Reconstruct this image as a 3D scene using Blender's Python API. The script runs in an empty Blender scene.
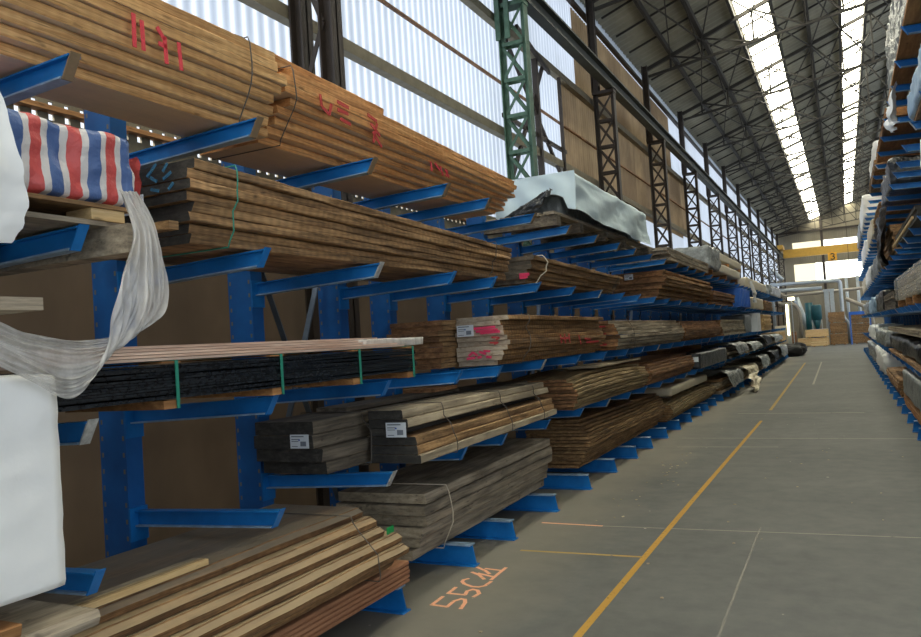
import bpy, bmesh, math, random
from mathutils import Vector, Matrix, noise
random.seed(7)
scene = bpy.context.scene
COL = scene.collection
R = random.Random(11)
WLOC = {}                       # world position of every object's origin

# ------------------------------------------------------------------ helpers
def lin(c):
    return tuple((v/255/12.92 if v/255 <= .04045 else ((v/255+.055)/1.055)**2.4) for v in c) + (1.0,)

class MB:
    """collects shapes in world coordinates and links them as one mesh object"""
    def __init__(s): s.v = []; s.f = []; s.m = []; s.sm = []
    def add(s, vs, fs, mi=0, smooth=False):
        b = len(s.v); s.v += [Vector(v) for v in vs]
        for f in fs: s.f.append([b+i for i in f]); s.m.append(mi); s.sm.append(smooth)
        return s
    def box(s, x0, x1, y0, y1, z0, z1, mi=0):
        return s.add([(x0,y0,z0),(x1,y0,z0),(x1,y1,z0),(x0,y1,z0),(x0,y0,z1),(x1,y0,z1),(x1,y1,z1),(x0,y1,z1)],
                     [(0,3,2,1),(4,5,6,7),(0,1,5,4),(1,2,6,5),(2,3,7,6),(3,0,4,7)], mi)
    def prism(s, poly, axis, a, b, mi=0):
        """polygon in the plane across `axis` swept from a to b"""
        def P(p, t):
            return {0:(t,p[0],p[1]), 1:(p[0],t,p[1]), 2:(p[0],p[1],t)}[axis]
        n = len(poly)
        vs = [P(p,a) for p in poly]+[P(p,b) for p in poly]
        fs = [tuple(range(n))[::-1], tuple(range(n,2*n))]+[(i,(i+1)%n,n+(i+1)%n,n+i) for i in range(n)]
        return s.add(vs, fs, mi)
    def bar(s, p, q, w, h, up=(0,0,1), mi=0):
        p, q = Vector(p), Vector(q); d = (q-p).normalized(); u = Vector(up)
        if abs(d.dot(u)) > .98: u = Vector((1,0,0))
        a = d.cross(u).normalized()*w/2; b = a.cross(d).normalized()*h/2
        vs = [p-a-b,p+a-b,p+a+b,p-a+b,q-a-b,q+a-b,q+a+b,q-a+b]
        return s.add(vs, [(0,3,2,1),(4,5,6,7),(0,1,5,4),(1,2,6,5),(2,3,7,6),(3,0,4,7)], mi)
    def tube(s, pts, r, n=8, closed=False, mi=0, caps=True):
        pts = [Vector(p) for p in pts]; k = len(pts); rings = []
        prev = None
        for i, p in enumerate(pts):
            a = pts[i-1] if (i > 0 or closed) else p; b = pts[(i+1) % k] if (i < k-1 or closed) else p
            d = (b-a).normalized() if (b-a).length > 1e-9 else Vector((0,0,1))
            if prev is None:
                u = Vector((0,0,1)) if abs(d.z) < .9 else Vector((1,0,0))
                u = (u-d*u.dot(d)).normalized()
            else:
                u = prev-d*prev.dot(d)
                u = u.normalized() if u.length > 1e-6 else d.orthogonal().normalized()
            prev = u; w = d.cross(u)
            rr = r[i] if isinstance(r, (list, tuple)) else r
            rings.append([p+(u*math.cos(2*math.pi*j/n)+w*math.sin(2*math.pi*j/n))*rr for j in range(n)])
        vs = [v for g in rings for v in g]; fs = []
        for i in range(k if closed else k-1):
            A = i*n; B = ((i+1) % k)*n
            for j in range(n): fs.append((A+j, A+(j+1)%n, B+(j+1)%n, B+j))
        if not closed and caps: fs += [tuple(range(n))[::-1], tuple(range((k-1)*n, k*n))]
        return s.add(vs, fs, mi, True)
    def grid(s, fn, nu, nv, mi=0, smooth=True, thick=None):
        vs = [Vector(fn(i/nu, j/nv)) for i in range(nu+1) for j in range(nv+1)]
        fs = [(i*(nv+1)+j, (i+1)*(nv+1)+j, (i+1)*(nv+1)+j+1, i*(nv+1)+j+1) for i in range(nu) for j in range(nv)]
        return s.add(vs, fs, mi, smooth)
    def build(s, name, mats, parent=None, origin=None, fix=True):
        if not isinstance(mats, (list, tuple)): mats = [mats]
        if origin is None:
            if parent is not None: origin = WLOC[parent.name]
            else:
                xs = [v.x for v in s.v]; ys = [v.y for v in s.v]; zs = [v.z for v in s.v]
                origin = Vector(((min(xs)+max(xs))/2, (min(ys)+max(ys))/2, min(zs)))
        origin = Vector(origin)
        me = bpy.data.meshes.new(name)
        me.from_pydata([v-origin for v in s.v], [], s.f)
        me.polygons.foreach_set('material_index', s.m); me.polygons.foreach_set('use_smooth', s.sm)
        if fix:
            bm = bmesh.new(); bm.from_mesh(me); bmesh.ops.recalc_face_normals(bm, faces=bm.faces); bm.to_mesh(me); bm.free()
        for m in mats: me.materials.append(m)
        o = bpy.data.objects.new(name, me); COL.objects.link(o)
        if parent is not None:
            o.parent = parent; o.location = origin-WLOC[parent.name]
        else: o.location = origin
        WLOC[o.name] = origin
        return o

def tag(o, label=None, cat=None, group=None, kind=None):
    if label: o['label'] = label
    if cat: o['category'] = cat
    if group: o['group'] = group
    if kind: o['kind'] = kind
    return o
def empty(name, loc, label, cat, group=None):
    o = bpy.data.objects.new(name, None); COL.objects.link(o); o.location = loc; o.empty_display_size = .1
    WLOC[o.name] = Vector(loc)
    return tag(o, label, cat, group)
def copy_tree(o, parent=None, shift=None):
    c = o.copy(); COL.objects.link(c); c.parent = parent
    if shift is not None: c.location = Vector(o.location)+Vector(shift)
    base = WLOC[o.name]
    WLOC[c.name] = (WLOC[parent.name] + Vector(c.location)) if parent else Vector(c.location)
    for ch in list(o.children): copy_tree(ch, c)
    return c

# ------------------------------------------------------------------ materials
class NT:
    def __init__(s, name):
        s.mat = bpy.data.materials.new(name); s.mat.use_nodes = True; s.t = s.mat.node_tree; s.n = s.t.nodes
        s.b = s.n['Principled BSDF']; s.out = s.n['Material Output']
    def node(s, kind, **kw):
        n = s.n.new(kind)
        for k, v in kw.items():
            if k in n.inputs: n.inputs[k].default_value = v
            else: setattr(n, k, v)
        return n
    def link(s, a, b): s.t.links.new(a, b)
    def coord(s, scale=(1,1,1), rnd=False):
        tc = s.node('ShaderNodeTexCoord'); mp = s.node('ShaderNodeMapping'); mp.inputs['Scale'].default_value = scale
        if rnd:
            oi = s.node('ShaderNodeObjectInfo'); m = s.node('ShaderNodeMath', operation='MULTIPLY'); m.inputs[1].default_value = 37.0
            s.link(oi.outputs['Random'], m.inputs[0])
            a = s.node('ShaderNodeVectorMath', operation='ADD'); s.link(tc.outputs['Object'], a.inputs[0]); s.link(m.outputs[0], a.inputs[1])
            s.link(a.outputs[0], mp.inputs['Vector'])
        else: s.link(tc.outputs['Object'], mp.inputs['Vector'])
        return mp.outputs['Vector']
    def noise(s, vec, scale, detail=4, rough=.6):
        n = s.node('ShaderNodeTexNoise'); n.inputs['Scale'].default_value = scale; n.inputs['Detail'].default_value = detail
        n.inputs['Roughness'].default_value = rough; s.link(vec, n.inputs['Vector']); return n.outputs['Fac']
    def ramp(s, fac, stops):
        r = s.node('ShaderNodeValToRGB'); e = r.color_ramp.elements
        e[0].position, e[0].color = stops[0]; e[1].position, e[1].color = stops[-1]
        for p, c in stops[1:-1]:
            x = e.new(p); x.color = c
        s.link(fac, r.inputs['Fac']); return r.outputs['Color']
    def mix(s, fac, a, b, mode='MIX'):
        m = s.node('ShaderNodeMix', data_type='RGBA', blend_type=mode)
        for sock, val in ((m.inputs[0], fac), (m.inputs[6], a), (m.inputs[7], b)):
            if hasattr(val, 'is_output'): s.link(val, sock)
            else: sock.default_value = val
        return m.outputs[2]
    def bump(s, h, strength=.3, dist=.01):
        b = s.node('ShaderNodeBump'); b.inputs['Strength'].default_value = strength; b.inputs['Distance'].default_value = dist
        s.link(h, b.inputs['Height']); s.link(b.outputs[0], s.b.inputs['Normal'])
    def math(s, op, a, b=None):
        m = s.node('ShaderNodeMath', operation=op)
        for i, v in enumerate((a, b)):
            if v is None: continue
            if hasattr(v, 'is_output'): s.link(v, m.inputs[i])
            else: m.inputs[i].default_value = v
        return m.outputs[0]
    def fin(s, col, rough=.6, metal=0):
        if hasattr(col, 'is_output'): s.link(col, s.b.inputs['Base Color'])
        else: s.b.inputs['Base Color'].default_value = col
        s.b.inputs['Roughness'].default_value = rough; s.b.inputs['Metallic'].default_value = metal
        return s.mat

def plain(name, rgb, rough=.6, metal=0, var=.18, scale=6, bump=0):
    t = NT(name); v = t.coord((1,1,1), True); n = t.noise(v, scale, 5)
    c = lin(rgb); d = tuple(x*(1-var) for x in c[:3])+(1,); l = tuple(min(1,x*(1+var)) for x in c[:3])+(1,)
    col = t.ramp(n, [(.3,d),(.7,l)])
    if bump: t.bump(n, bump, .01)
    return t.fin(col, rough, metal)

def wood(name, dark, mid, light, blotch=(60,45,30), bamt=.35, rough=.8, saw=0.0, vary=.25, knots=True, dust=None, damt=.75, under=None):
    """sawn timber, grain along Y; each board shifted and toned by its own random value"""
    t = NT(name)
    v = t.coord((7,.7,16), True); n1 = t.noise(v, 2.2, 6, .7)
    c = t.ramp(n1, [(.28,lin(dark)),(.5,lin(mid)),(.72,lin(light))])
    v2 = t.coord((1.5,1.1,5), True); n2 = t.noise(v2, 1.6, 3, .6)
    bm = t.ramp(n2, [(.48,(0,0,0,1)),(.68,(1,1,1,1))])
    c = t.mix(t.math('MULTIPLY', bm, bamt), c, lin(blotch))
    if knots:
        v4 = t.coord((6,3.2,10), True); n4 = t.noise(v4, 2.6, 2, .5)
        km = t.ramp(n4, [(.66,(0,0,0,1)),(.74,(1,1,1,1))])
        c = t.mix(t.math('MULTIPLY', km, .55), c, lin(tuple(x*.6 for x in blotch)))
    oi = t.node('ShaderNodeObjectInfo')
    mr = t.node('ShaderNodeMapRange'); mr.inputs['To Min'].default_value = 1-vary; mr.inputs['To Max'].default_value = 1+vary
    t.link(oi.outputs['Random'], mr.inputs['Value'])
    c = t.mix(1.0, c, mr.outputs[0], 'MULTIPLY')
    if saw:
        n6 = t.noise(t.coord((9,3.0,70), True), 1.6, 3, .6)
        c = t.mix(t.math('MULTIPLY', t.ramp(n6, [(.56,(0,0,0,1)),(.66,(1,1,1,1))]), .55), c, lin(tuple(x*.75 for x in blotch)))
        c = t.mix(t.math('MULTIPLY', t.ramp(n6, [(.30,(1,1,1,1)),(.40,(0,0,0,1))]), .4), c, lin(tuple(min(255,x*1.12) for x in light)))
        v3 = t.coord((.4,1,.4), True); w = t.node('ShaderNodeTexWave', bands_direction='Y'); w.inputs['Scale'].default_value = 5
        w.inputs['Distortion'].default_value = 6; w.inputs['Detail'].default_value = 3; t.link(v3, w.inputs['Vector'])
        c = t.mix(t.math('MULTIPLY', w.outputs['Fac'], saw), c, lin(blotch))
    if dust:
        ge = t.node('ShaderNodeNewGeometry'); sp = t.node('ShaderNodeSeparateXYZ'); t.link(ge.outputs['True Normal'], sp.inputs[0])
        up = t.math('GREATER_THAN', sp.outputs['Z'], .7)
        nd = t.ramp(t.noise(t.coord((2,.5,1), True), 3, 4), [(.3,(.6,.6,.6,1)),(.6,(1,1,1,1))])
        c = t.mix(t.math('MULTIPLY', t.math('MULTIPLY', up, nd), damt), c, lin(dust))
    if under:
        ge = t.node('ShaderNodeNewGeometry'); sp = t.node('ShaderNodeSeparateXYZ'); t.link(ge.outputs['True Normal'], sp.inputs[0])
        c = t.mix(t.math('MULTIPLY', t.math('LESS_THAN', sp.outputs['Z'], -.7), .8), c, lin(under))  # undersides painted paler, standing in for light bounced up from below
    v5 = t.coord((30,6,60), True); n5 = t.noise(v5, 1.0, 4, .7)
    t.bump(n5, .6, .006)
    return t.fin(c, rough)

M = {}
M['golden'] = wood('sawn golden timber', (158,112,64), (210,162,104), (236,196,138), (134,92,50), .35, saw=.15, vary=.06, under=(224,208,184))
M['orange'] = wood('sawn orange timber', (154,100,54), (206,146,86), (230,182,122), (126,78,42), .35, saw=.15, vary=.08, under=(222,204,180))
M['brown'] = wood('weathered brown timber', (78,58,38), (164,126,84), (204,164,116), (58,43,30), .55, saw=.25, vary=.16)
M['grey'] = wood('grey weathered timber', (82,76,66), (150,138,120), (188,174,152), (66,59,52), .55, vary=.16)
M['darkgrey'] = wood('dark weathered timber', (56,51,45), (102,93,80), (144,132,114), (44,40,36), .55, vary=.18)
M['blacktimber'] = wood('black weathered board end', (34,33,32), (56,54,50), (84,80,74), (30,30,30), .5, vary=.15)
M['palegrey'] = wood('pale weathered timber', (112,100,82), (164,150,126), (192,178,152), (80,70,58), .45, vary=.15)
M['tan'] = wood('tan sawn timber', (84,62,38), (146,112,74), (192,158,112), (62,44,28), .55, saw=.12, vary=.14)
M['rust'] = wood('reddish brown timber', (84,56,36), (146,104,68), (182,140,98), (60,42,28), .5, saw=.2, vary=.18)
M['pink'] = wood('saw cut brown timber', (72,50,28), (146,108,66), (182,146,98), (54,36,22), .5, saw=.35, vary=.15)
M['endgrain'] = wood('pale grey end grain', (142,126,106), (182,166,144), (206,194,174), (120,100,84), .35, vary=.1)
M['deck'] = wood('planed red brown decking', (122,78,54), (160,112,80), (186,138,104), (110,70,50), .25, vary=.06, knots=False)
M['plank'] = wood('brown plank with dusty top', (74,52,32), (126,92,58), (178,138,92), (54,38,24), .6, saw=.15, vary=.12, dust=(164,146,116), damt=.75)
M['planktop'] = wood('brown plank with grey dusty top', (74,52,32), (126,92,58), (178,138,92), (54,38,24), .6, saw=.15, vary=.05, dust=(124,114,98), damt=.9)
M['palestrip'] = wood('pale pinkish strip', (150,120,104), (190,166,150), (214,196,182), (150,110,90), .35, vary=.12, knots=False)
M['pine'] = wood('pale pine', (190,156,104), (214,184,134), (228,202,158), (170,132,84), .2, vary=.08)
M['oliv'] = wood('grey green brown timber', (86,70,48), (148,126,90), (184,162,122), (66,54,38), .5, vary=.15)
M['bearer'] = wood('brown bearer timber', (120,80,44), (160,112,66), (190,142,90), (90,60,34), .3, vary=.15)

def blue_steel():
    t = NT('blue painted steel'); v = t.coord((1,1,1), True); n = t.noise(v, 5, 5)
    c = t.ramp(n, [(.3,lin((10,98,168))),(.7,lin((28,122,198)))])
    s = t.noise(t.coord((3,3,9), True), 7, 5, .7)
    sm = t.ramp(s, [(.66,(0,0,0,1)),(.74,(1,1,1,1))])
    c = t.mix(t.math('MULTIPLY', sm, .5), c, lin((52,64,78)))
    t.b.inputs['Specular IOR Level'].default_value = .4
    return t.fin(c, .42)
M['blue'] = blue_steel()
M['bluelip'] = plain('worn pale blue steel edge', (136,164,190), .45, .1, .3, 12)
def slotted():
    """blue column with a row of punched slots near both edges of its sides"""
    t = NT('blue slotted column steel'); tc = t.node('ShaderNodeTexCoord'); sp = t.node('ShaderNodeSeparateXYZ'); t.link(tc.outputs['Object'], sp.inputs[0])
    z = t.math('FRACT', t.math('DIVIDE', sp.outputs['Z'], .09))
    inz = t.math('MULTIPLY', t.math('GREATER_THAN', z, .3), t.math('LESS_THAN', z, .58))
    ax = t.math('ABSOLUTE', sp.outputs['X'])
    inx = t.math('MULTIPLY', t.math('GREATER_THAN', ax, .074), t.math('LESS_THAN', ax, .088))
    m = t.math('MULTIPLY', inz, inx)
    n = t.noise(t.coord((1,1,1), True), 4, 5)
    c = t.ramp(n, [(.3,lin((8,76,138))),(.7,lin((18,96,168)))])
    c = t.mix(m, c, lin((120,112,96)))
    return t.fin(c, .45)
M['slot'] = slotted()
M['cap'] = plain('scuffed white end plate', (176,178,176), .5, .2, .35, 30)
M['capbrown'] = plain('brown taped end cap', (128,108,82), .6, 0, .2, 20)
M['brace'] = plain('galvanised brace steel', (96,108,120), .4, .5, .2)
M['darksteel'] = plain('dark brown painted steel', (52,43,36), .6, .1, .25)
M['roofsteel'] = plain('dark roof steel', (50,47,42), .7, .1, .2)
M['greensteel'] = plain('old green painted steel', (70,98,80), .6, .1, .3, 9)
M['girder'] = plain('dark grey green girder paint', (58,62,56), .6, .1, .25)
M['girt'] = plain('dusty wall girt', (120,112,92), .8, 0, .2)
M['wire'] = plain('thin dark wire', (92,86,78), .5, .3)
M['whitestrap'] = plain('pale plastic strap', (200,190,170), .5)
M['greenstrap'] = plain('green plastic strap', (44,132,112), .4)
M['black'] = plain('black strip edge', (34,38,42), .26, 0, .6, 30)
M['paper'] = plain('white paper label', (222,228,234), .5, 0, .03)
M['ink'] = plain('grey label print', (120,128,140), .6)
M['inkblue'] = plain('blue label dot', (60,100,190), .6)
M['greenpaint'] = plain('green paint spot', (20,140,70), .6)
M['yellowsteel'] = plain('yellow crane paint', (190,146,52), .5, 0, .1)
M['signyellow'] = plain('sign yellow', (222,160,30), .5, 0, .05)
M['signblack'] = plain('sign black', (28,24,20), .5)
M['duct'] = plain('galvanised duct', (168,176,180), .35, .4, .1)
M['pipe'] = plain('beige pipe lagging', (160,152,136), .5, .1, .1)
M['teal'] = plain('teal machine paint', (16,84,92), .45, 0, .15)
M['machine'] = plain('pale machine paint', (176,180,172), .5, 0, .1)
M['bluegloss'] = plain('bright blue crate', (30,96,190), .4)
M['darkrubber'] = plain('black heap', (18,18,18), .7, 0, .4)

def spray(name, rgb, alpha=.8, sc=90):
    t = NT(name); n = t.noise(t.coord((1,1,1)), sc, 4, .7)
    f = t.ramp(n, [(.24,(0,0,0,1)),(.42,(1,1,1,1))])
    t.fin(lin(rgb), .8)
    tr = t.node('ShaderNodeBsdfTransparent'); mx = t.node('ShaderNodeMixShader')
    t.link(t.math('MULTIPLY', f, alpha), mx.inputs[0]); t.link(tr.outputs[0], mx.inputs[1]); t.link(t.b.outputs[0], mx.inputs[2]); t.link(mx.outputs[0], t.out.inputs[0])
    return t.mat
M['pinkspray'] = spray('pink spray paint', (240,70,118), .8)
M['pinkred'] = spray('pinkish red spray paint', (228,70,84), .75)
M['pinksoft'] = spray('faded pink spray paint', (206,64,70), .6)
M['bluespray'] = spray('faded blue spray paint', (70,140,180), .55)
M['orangespray'] = spray('orange floor spray paint', (250,184,146), .92, 40)
M['yellowline'] = spray('worn yellow floor paint', (196,152,62), .85, 30)
M['paleline'] = spray('worn pale floor line', (206,202,186), .55, 9)
M['fadedline'] = spray('very faded pale floor line', (196,192,178), .28, 14)
M['fadedyellow'] = spray('faded yellow floor paint', (196,164,96), .75, 9)

def plastic(name, rgb, rough=.35, trans=.25, var=.1, scale=5, sheen=.5, bmp=.7):
    """thin wrapping film: crumpled, a little see-through light"""
    t = NT(name); n = t.noise(t.coord((1,1,1), True), scale, 5, .6)
    c = lin(rgb); d = tuple(x*(1-var) for x in c[:3])+(1,); l = tuple(min(1,x*(1+var)) for x in c[:3])+(1,)
    t.fin(t.ramp(n, [(.3,d),(.7,l)]), rough); t.bump(t.noise(t.coord((1,1,1), True), scale*2.2, 4, .5), bmp, .03)
    t.b.inputs['Specular IOR Level'].default_value = sheen
    return t.mat
M['whitewrap'] = plastic('white wrapping foil', (240,241,240), .4, var=.03, scale=3.5, bmp=.22)
M['greytarp'] = plastic('pale blue grey tarpaulin', (204,222,230), .62, sheen=.25, bmp=.18, var=.05, scale=3)
M['bluetarp'] = plastic('light blue tarpaulin', (160,190,216), .4, var=.06, scale=3)
M['blackfilm'] = plastic('black plastic film', (22,26,30), .28, var=.4, scale=9, sheen=.8)
M['greyfilm'] = plastic('grey plastic film', (118,122,122), .3, var=.25, scale=8, sheen=.8)
M['silverfilm'] = plastic('silvery plastic film', (150,156,156), .25, var=.35, scale=10, sheen=.9)
M['cream'] = plastic('cream wrapped timber', (206,196,172), .5, var=.08)
def clear(name, rgb, fac):
    t = NT(name); t.fin(lin(rgb), .22); t.b.inputs['Specular IOR Level'].default_value = .8
    n = t.noise(t.coord((6,6,2), True), 2.2, 4, .6)
    f = t.ramp(n, [(.3,(fac-.22,)*3+(1,)),(.7,(fac+.22,)*3+(1,))])
    t.bump(t.noise(t.coord((1,1,1), True), 24, 4), .5, .01)
    tr = t.node('ShaderNodeBsdfTransparent'); tl = t.node('ShaderNodeBsdfTranslucent'); tl.inputs[0].default_value = lin(rgb)
    m1 = t.node('ShaderNodeMixShader'); m1.inputs[0].default_value = .25; t.link(t.b.outputs[0], m1.inputs[1]); t.link(tl.outputs[0], m1.inputs[2])
    mx = t.node('ShaderNodeMixShader'); t.link(f, mx.inputs[0]); t.link(tr.outputs[0], mx.inputs[1]); t.link(m1.outputs[0], mx.inputs[2]); t.link(mx.outputs[0], t.out.inputs[0])
    return t.mat
M['clear'] = clear('clear crumpled plastic sheet', (232,229,224), .68)
M['clearthin'] = clear('thin clear film', (226,226,222), .38)

def striped():
    t = NT('striped woven tarpaulin'); tc = t.node('ShaderNodeTexCoord'); sp = t.node('ShaderNodeSeparateXYZ'); t.link(tc.outputs['Object'], sp.inputs[0])
    n = t.noise(t.coord((1,1,1)), 6, 3)
    y = t.math('ADD', sp.outputs['Y'], t.math('MULTIPLY', n, .03))
    f = t.math('FRACT', t.math('ADD', t.math('DIVIDE', y, .158), .58))
    r = t.node('ShaderNodeValToRGB'); r.color_ramp.interpolation = 'CONSTANT'; e = r.color_ramp.elements
    W = lin((206,202,200)); e[0].position = 0; e[0].color = lin((74,100,150)); e[1].position = .32; e[1].color = W
    for p, c in ((.5,lin((196,80,78))),(.82,W)):
        x = e.new(p); x.color = c
    t.link(f, r.inputs['Fac']); t.bump(t.noise(t.coord((1,1,1)), 14, 4), .6, .02)
    return t.fin(r.outputs['Color'], .38)
M['striped'] = striped()

def concrete():
    t = NT('worn grey concrete floor')
    n = t.noise(t.coord((1,1,1)), .55, 6, .6); n2 = t.noise(t.coord((1,1,1)), 5, 6, .65); n3 = t.noise(t.coord((1,.18,1)), 1.1, 4, .6)
    c = t.ramp(n, [(.3,lin((78,81,80))),(.7,lin((107,109,105)))])
    c = t.mix(.4, c, t.ramp(n2, [(.3,lin((74,76,75))),(.7,lin((114,114,109)))]))
    s = t.ramp(n3, [(.56,(0,0,0,1)),(.72,(1,1,1,1))]); c = t.mix(t.math('MULTIPLY', s, .35), c, lin((70,71,70)))
    sp = t.node('ShaderNodeTexVoronoi'); sp.inputs['Scale'].default_value = 3.2; t.link(t.coord((1,1,1)), sp.inputs['Vector'])
    fl = t.math('LESS_THAN', t.math('ADD', sp.outputs['Distance'], t.math('MULTIPLY', n2, .10)), .085); c = t.mix(t.math('MULTIPLY', fl, .7), c, lin((196,190,176)))
    # dusty lighter band along the foot of the racks
    tc = t.node('ShaderNodeTexCoord'); x = t.node('ShaderNodeSeparateXYZ'); t.link(tc.outputs['Object'], x.inputs[0])
    e = t.math('SUBTRACT', x.outputs['X'], t.math('MULTIPLY', t.math('SUBTRACT', n, .5), 1.6))
    mr = t.node('ShaderNodeMapRange'); mr.inputs['From Min'].default_value = -1.7; mr.inputs['From Max'].default_value = -2.3; t.link(e, mr.inputs['Value'])
    c = t.mix(t.math('MULTIPLY', mr.outputs[0], .55), c, lin((132,126,112)))
    t.bump(n2, .15, .01)
    return t.fin(c, .75)
M['floor'] = concrete()

def sheet(name, rgb, trans, dirt=None, damt=0.0, amt=.2):
    """corrugated wall sheeting that lets daylight through"""
    t = NT(name); n = t.noise(t.coord((1,1,.25)), 1.3, 5, .6)
    c = lin(rgb)
    col = t.ramp(n, [(.35,tuple(x*(1-amt) for x in c[:3])+(1,)),(.65,c)])
    if dirt:
        m = t.ramp(t.noise(t.coord((1,.35,.3)), .9, 5, .65), [(.42,(0,0,0,1)),(.6,(1,1,1,1))])
        col = t.mix(t.math('MULTIPLY', m, damt), col, lin(dirt))
    t.fin(col, .7)
    tl = t.node('ShaderNodeBsdfTranslucent'); t.link(col, tl.inputs[0])
    mx = t.node('ShaderNodeMixShader'); mx.inputs[0].default_value = trans
    t.link(t.b.outputs[0], mx.inputs[1]); t.link(tl.outputs[0], mx.inputs[2]); t.link(mx.outputs[0], t.out.inputs[0])
    return t.mat
M['sheet'] = sheet('translucent corrugated sheet', (186,194,206), .78, (150,156,164), .4, .1)
M['dirtysheet'] = sheet('dirty brown corrugated sheet', (160,138,106), .2, (104,86,66), .8, .35)
M['wallboard'] = sheet('brown wall boarding', (118,99,80), .0, (76,63,51), .6, .25)
M['roof'] = sheet('grey roof sheeting', (140,137,120), .0, (104,101,88), .6, .15)
M['gable'] = sheet('grey beige gable cladding', (140,132,112), .0, (112,104,88), .5, .15)
def glow(name, rgb, s):
    t = NT(name); e = t.node('ShaderNodeEmission'); e.inputs[0].default_value = lin(rgb); e.inputs[1].default_value = s
    t.link(e.outputs[0], t.out.inputs[0]); return t.mat
M['skylight'] = glow('daylit skylight sheet', (255,250,226), 9.0)
M['endlight'] = glow('daylit gable window', (255,252,240), 2.4)
M['endyellow'] = glow('daylit yellowed gable window', (252,240,204), 1.0)
M['tubelight'] = glow('lit violet white lamp', (190,180,255), 3.0)
M['lamp'] = glow('lit warm lamp', (255,240,190), 6.0)

# ------------------------------------------------------------------ setting
YE = 72.0
def Y_K(k): return 6.22+5.35*k
def roofz(x): return 9.25+.356*(x+4.6)
RX = 5.0                                                    # ridge of the roof, right of the aisle
o = MB().box(-4.9,9.5,-12,YE,-.2,0).build('floor', M['floor'], origin=(0,0,0)); tag(o, kind='structure')
o = MB().box(-4.95,-4.86,-12,YE,0,3.27).build('wall_left', M['wallboard']); tag(o, kind='structure')

o = MB().box(2.5,2.6,4,45,0,6.2).build('light_screen_right', M['wallboard']); tag(o, kind='structure')  # added panel behind the right rack, blocks daylight from the open side
def corrugated(y0, y1, z0, z1, mat, name='wall_left', x=-4.86, amp=.016, lam=.16):
    n = max(2, int((y1-y0)/lam*8)); m = MB()
    m.grid(lambda u, v: (x+amp*math.sin(2*math.pi*(y0+(y1-y0)*u)/lam), y0+(y1-y0)*u, z0+(z1-z0)*v), n, 1)
    return tag(m.build(name, mat, fix=False), kind='structure')
corrugated(-12, 15.0, 3.47, 9.35, M['sheet'])
corrugated(15.0, 21.3, 3.47, 6.95, M['dirtysheet']); corrugated(21.3, 27.9, 4.8, 6.95, M['dirtysheet'])
corrugated(21.3, 27.9, 3.47, 4.8, M['sheet'])
corrugated(15.0, 16.2, 6.95, 9.35, M['sheet']); corrugated(16.2, 26.6, 6.95, 8.78, M['dirtysheet'])
corrugated(16.2, 27.9, 8.78, 9.35, M['sheet']); corrugated(26.6, 27.9, 6.95, 8.78, M['sheet'])
corrugated(27.9, 29.2, 4.9, 6.95, M['dirtysheet']); corrugated(27.9, 29.2, 3.47, 4.9, M['sheet']); corrugated(27.9, 29.2, 6.95, 9.35, M['sheet'])
corrugated(29.2, YE, 3.47, 9.35, M['sheet'])
for i, (z0, z1, d, mt) in enumerate([(3.375,3.41,.09,'bearer'),(4.92,5.06,.12,'girt'),(5.86,5.89,.05,'rust'),(6.76,6.9,.12,'girt'),(8.78,8.86,.1,'darksteel')]):
    o = MB().box(-4.83+.0,-4.83+d,-12,YE-.1,z0,z1).build('trim_%d' % (i+1), M[mt]); tag(o, kind='structure')

m = MB(); yy = -11.9
while yy < YE-.3:
    m.box(-4.82,-4.80,yy,yy+.083,3.325,3.372); m.box(-4.82,-4.80,yy,yy+.083,3.413,3.455); yy += .125
m.box(-4.82,-4.80,-11.9,YE-.2,3.2,3.325); m.box(-4.82,-4.80,-11.9,YE-.2,3.455,3.56)
tag(m.build('trim_6', M['girt']), kind='structure')
def roof_strip(x0, x1, y0, y1, mat, name):
    m = MB(); m.add([(x0,y0,roofz(x0)+.02),(x1,y0,roofz(x1)+.02),(x1,y1,roofz(x1)+.02),(x0,y1,roofz(x0)+.02),
                     (x0,y0,roofz(x0)+.08),(x1,y0,roofz(x1)+.08),(x1,y1,roofz(x1)+.08),(x0,y1,roofz(x0)+.08)],
                    [(0,3,2,1),(4,5,6,7),(0,1,5,4),(1,2,6,5),(2,3,7,6),(3,0,4,7)])
    return tag(m.build(name, mat), kind='structure')
def roof_sheet(x0, x1):
    """corrugated roof sheeting, ribs running up the slope"""
    m = MB(); n = int((YE+12)/.3)*2
    def fn(u, v):
        y = -12+(YE+12)*u; i = round(u*n)
        x = x0+(x1-x0)*v
        return (x, y, roofz(x)+.03+(.03 if i % 2 else 0))
    m.grid(fn, n, 1, smooth=False)
    return tag(m.build('ceiling', M['roof'], fix=False), kind='structure')
roof_sheet(-5.1,-2.05); roof_sheet(-1.27,.6); roof_sheet(1.22,RX)
m = MB(); m.grid(lambda u, v: (RX+4.5*v, -12+(YE+12)*u, roofz(RX)-.356*4.5*v+.03), 4, 1, smooth=False)
tag(m.build('ceiling', M['roof'], fix=False), kind='structure')
wn = 0
for x0, x1 in ((-2.05,-1.27),(.6,1.22)):
    k = -7
    while True:
        a = Y_K(k)+3.2; b = a+5.35
        if a > YE: break
        if b > -12:
            wn += 1; roof_strip(x0, x1, max(a+.2,-12), min(b-.2,YE), M['skylight'], 'window_%d' % wn)
            if -12 < a-.2 and a+.2 < YE:
                roof_strip(x0, x1, a-.2, a+.2, M['roof'], 'ceiling')
        k += 1

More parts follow.
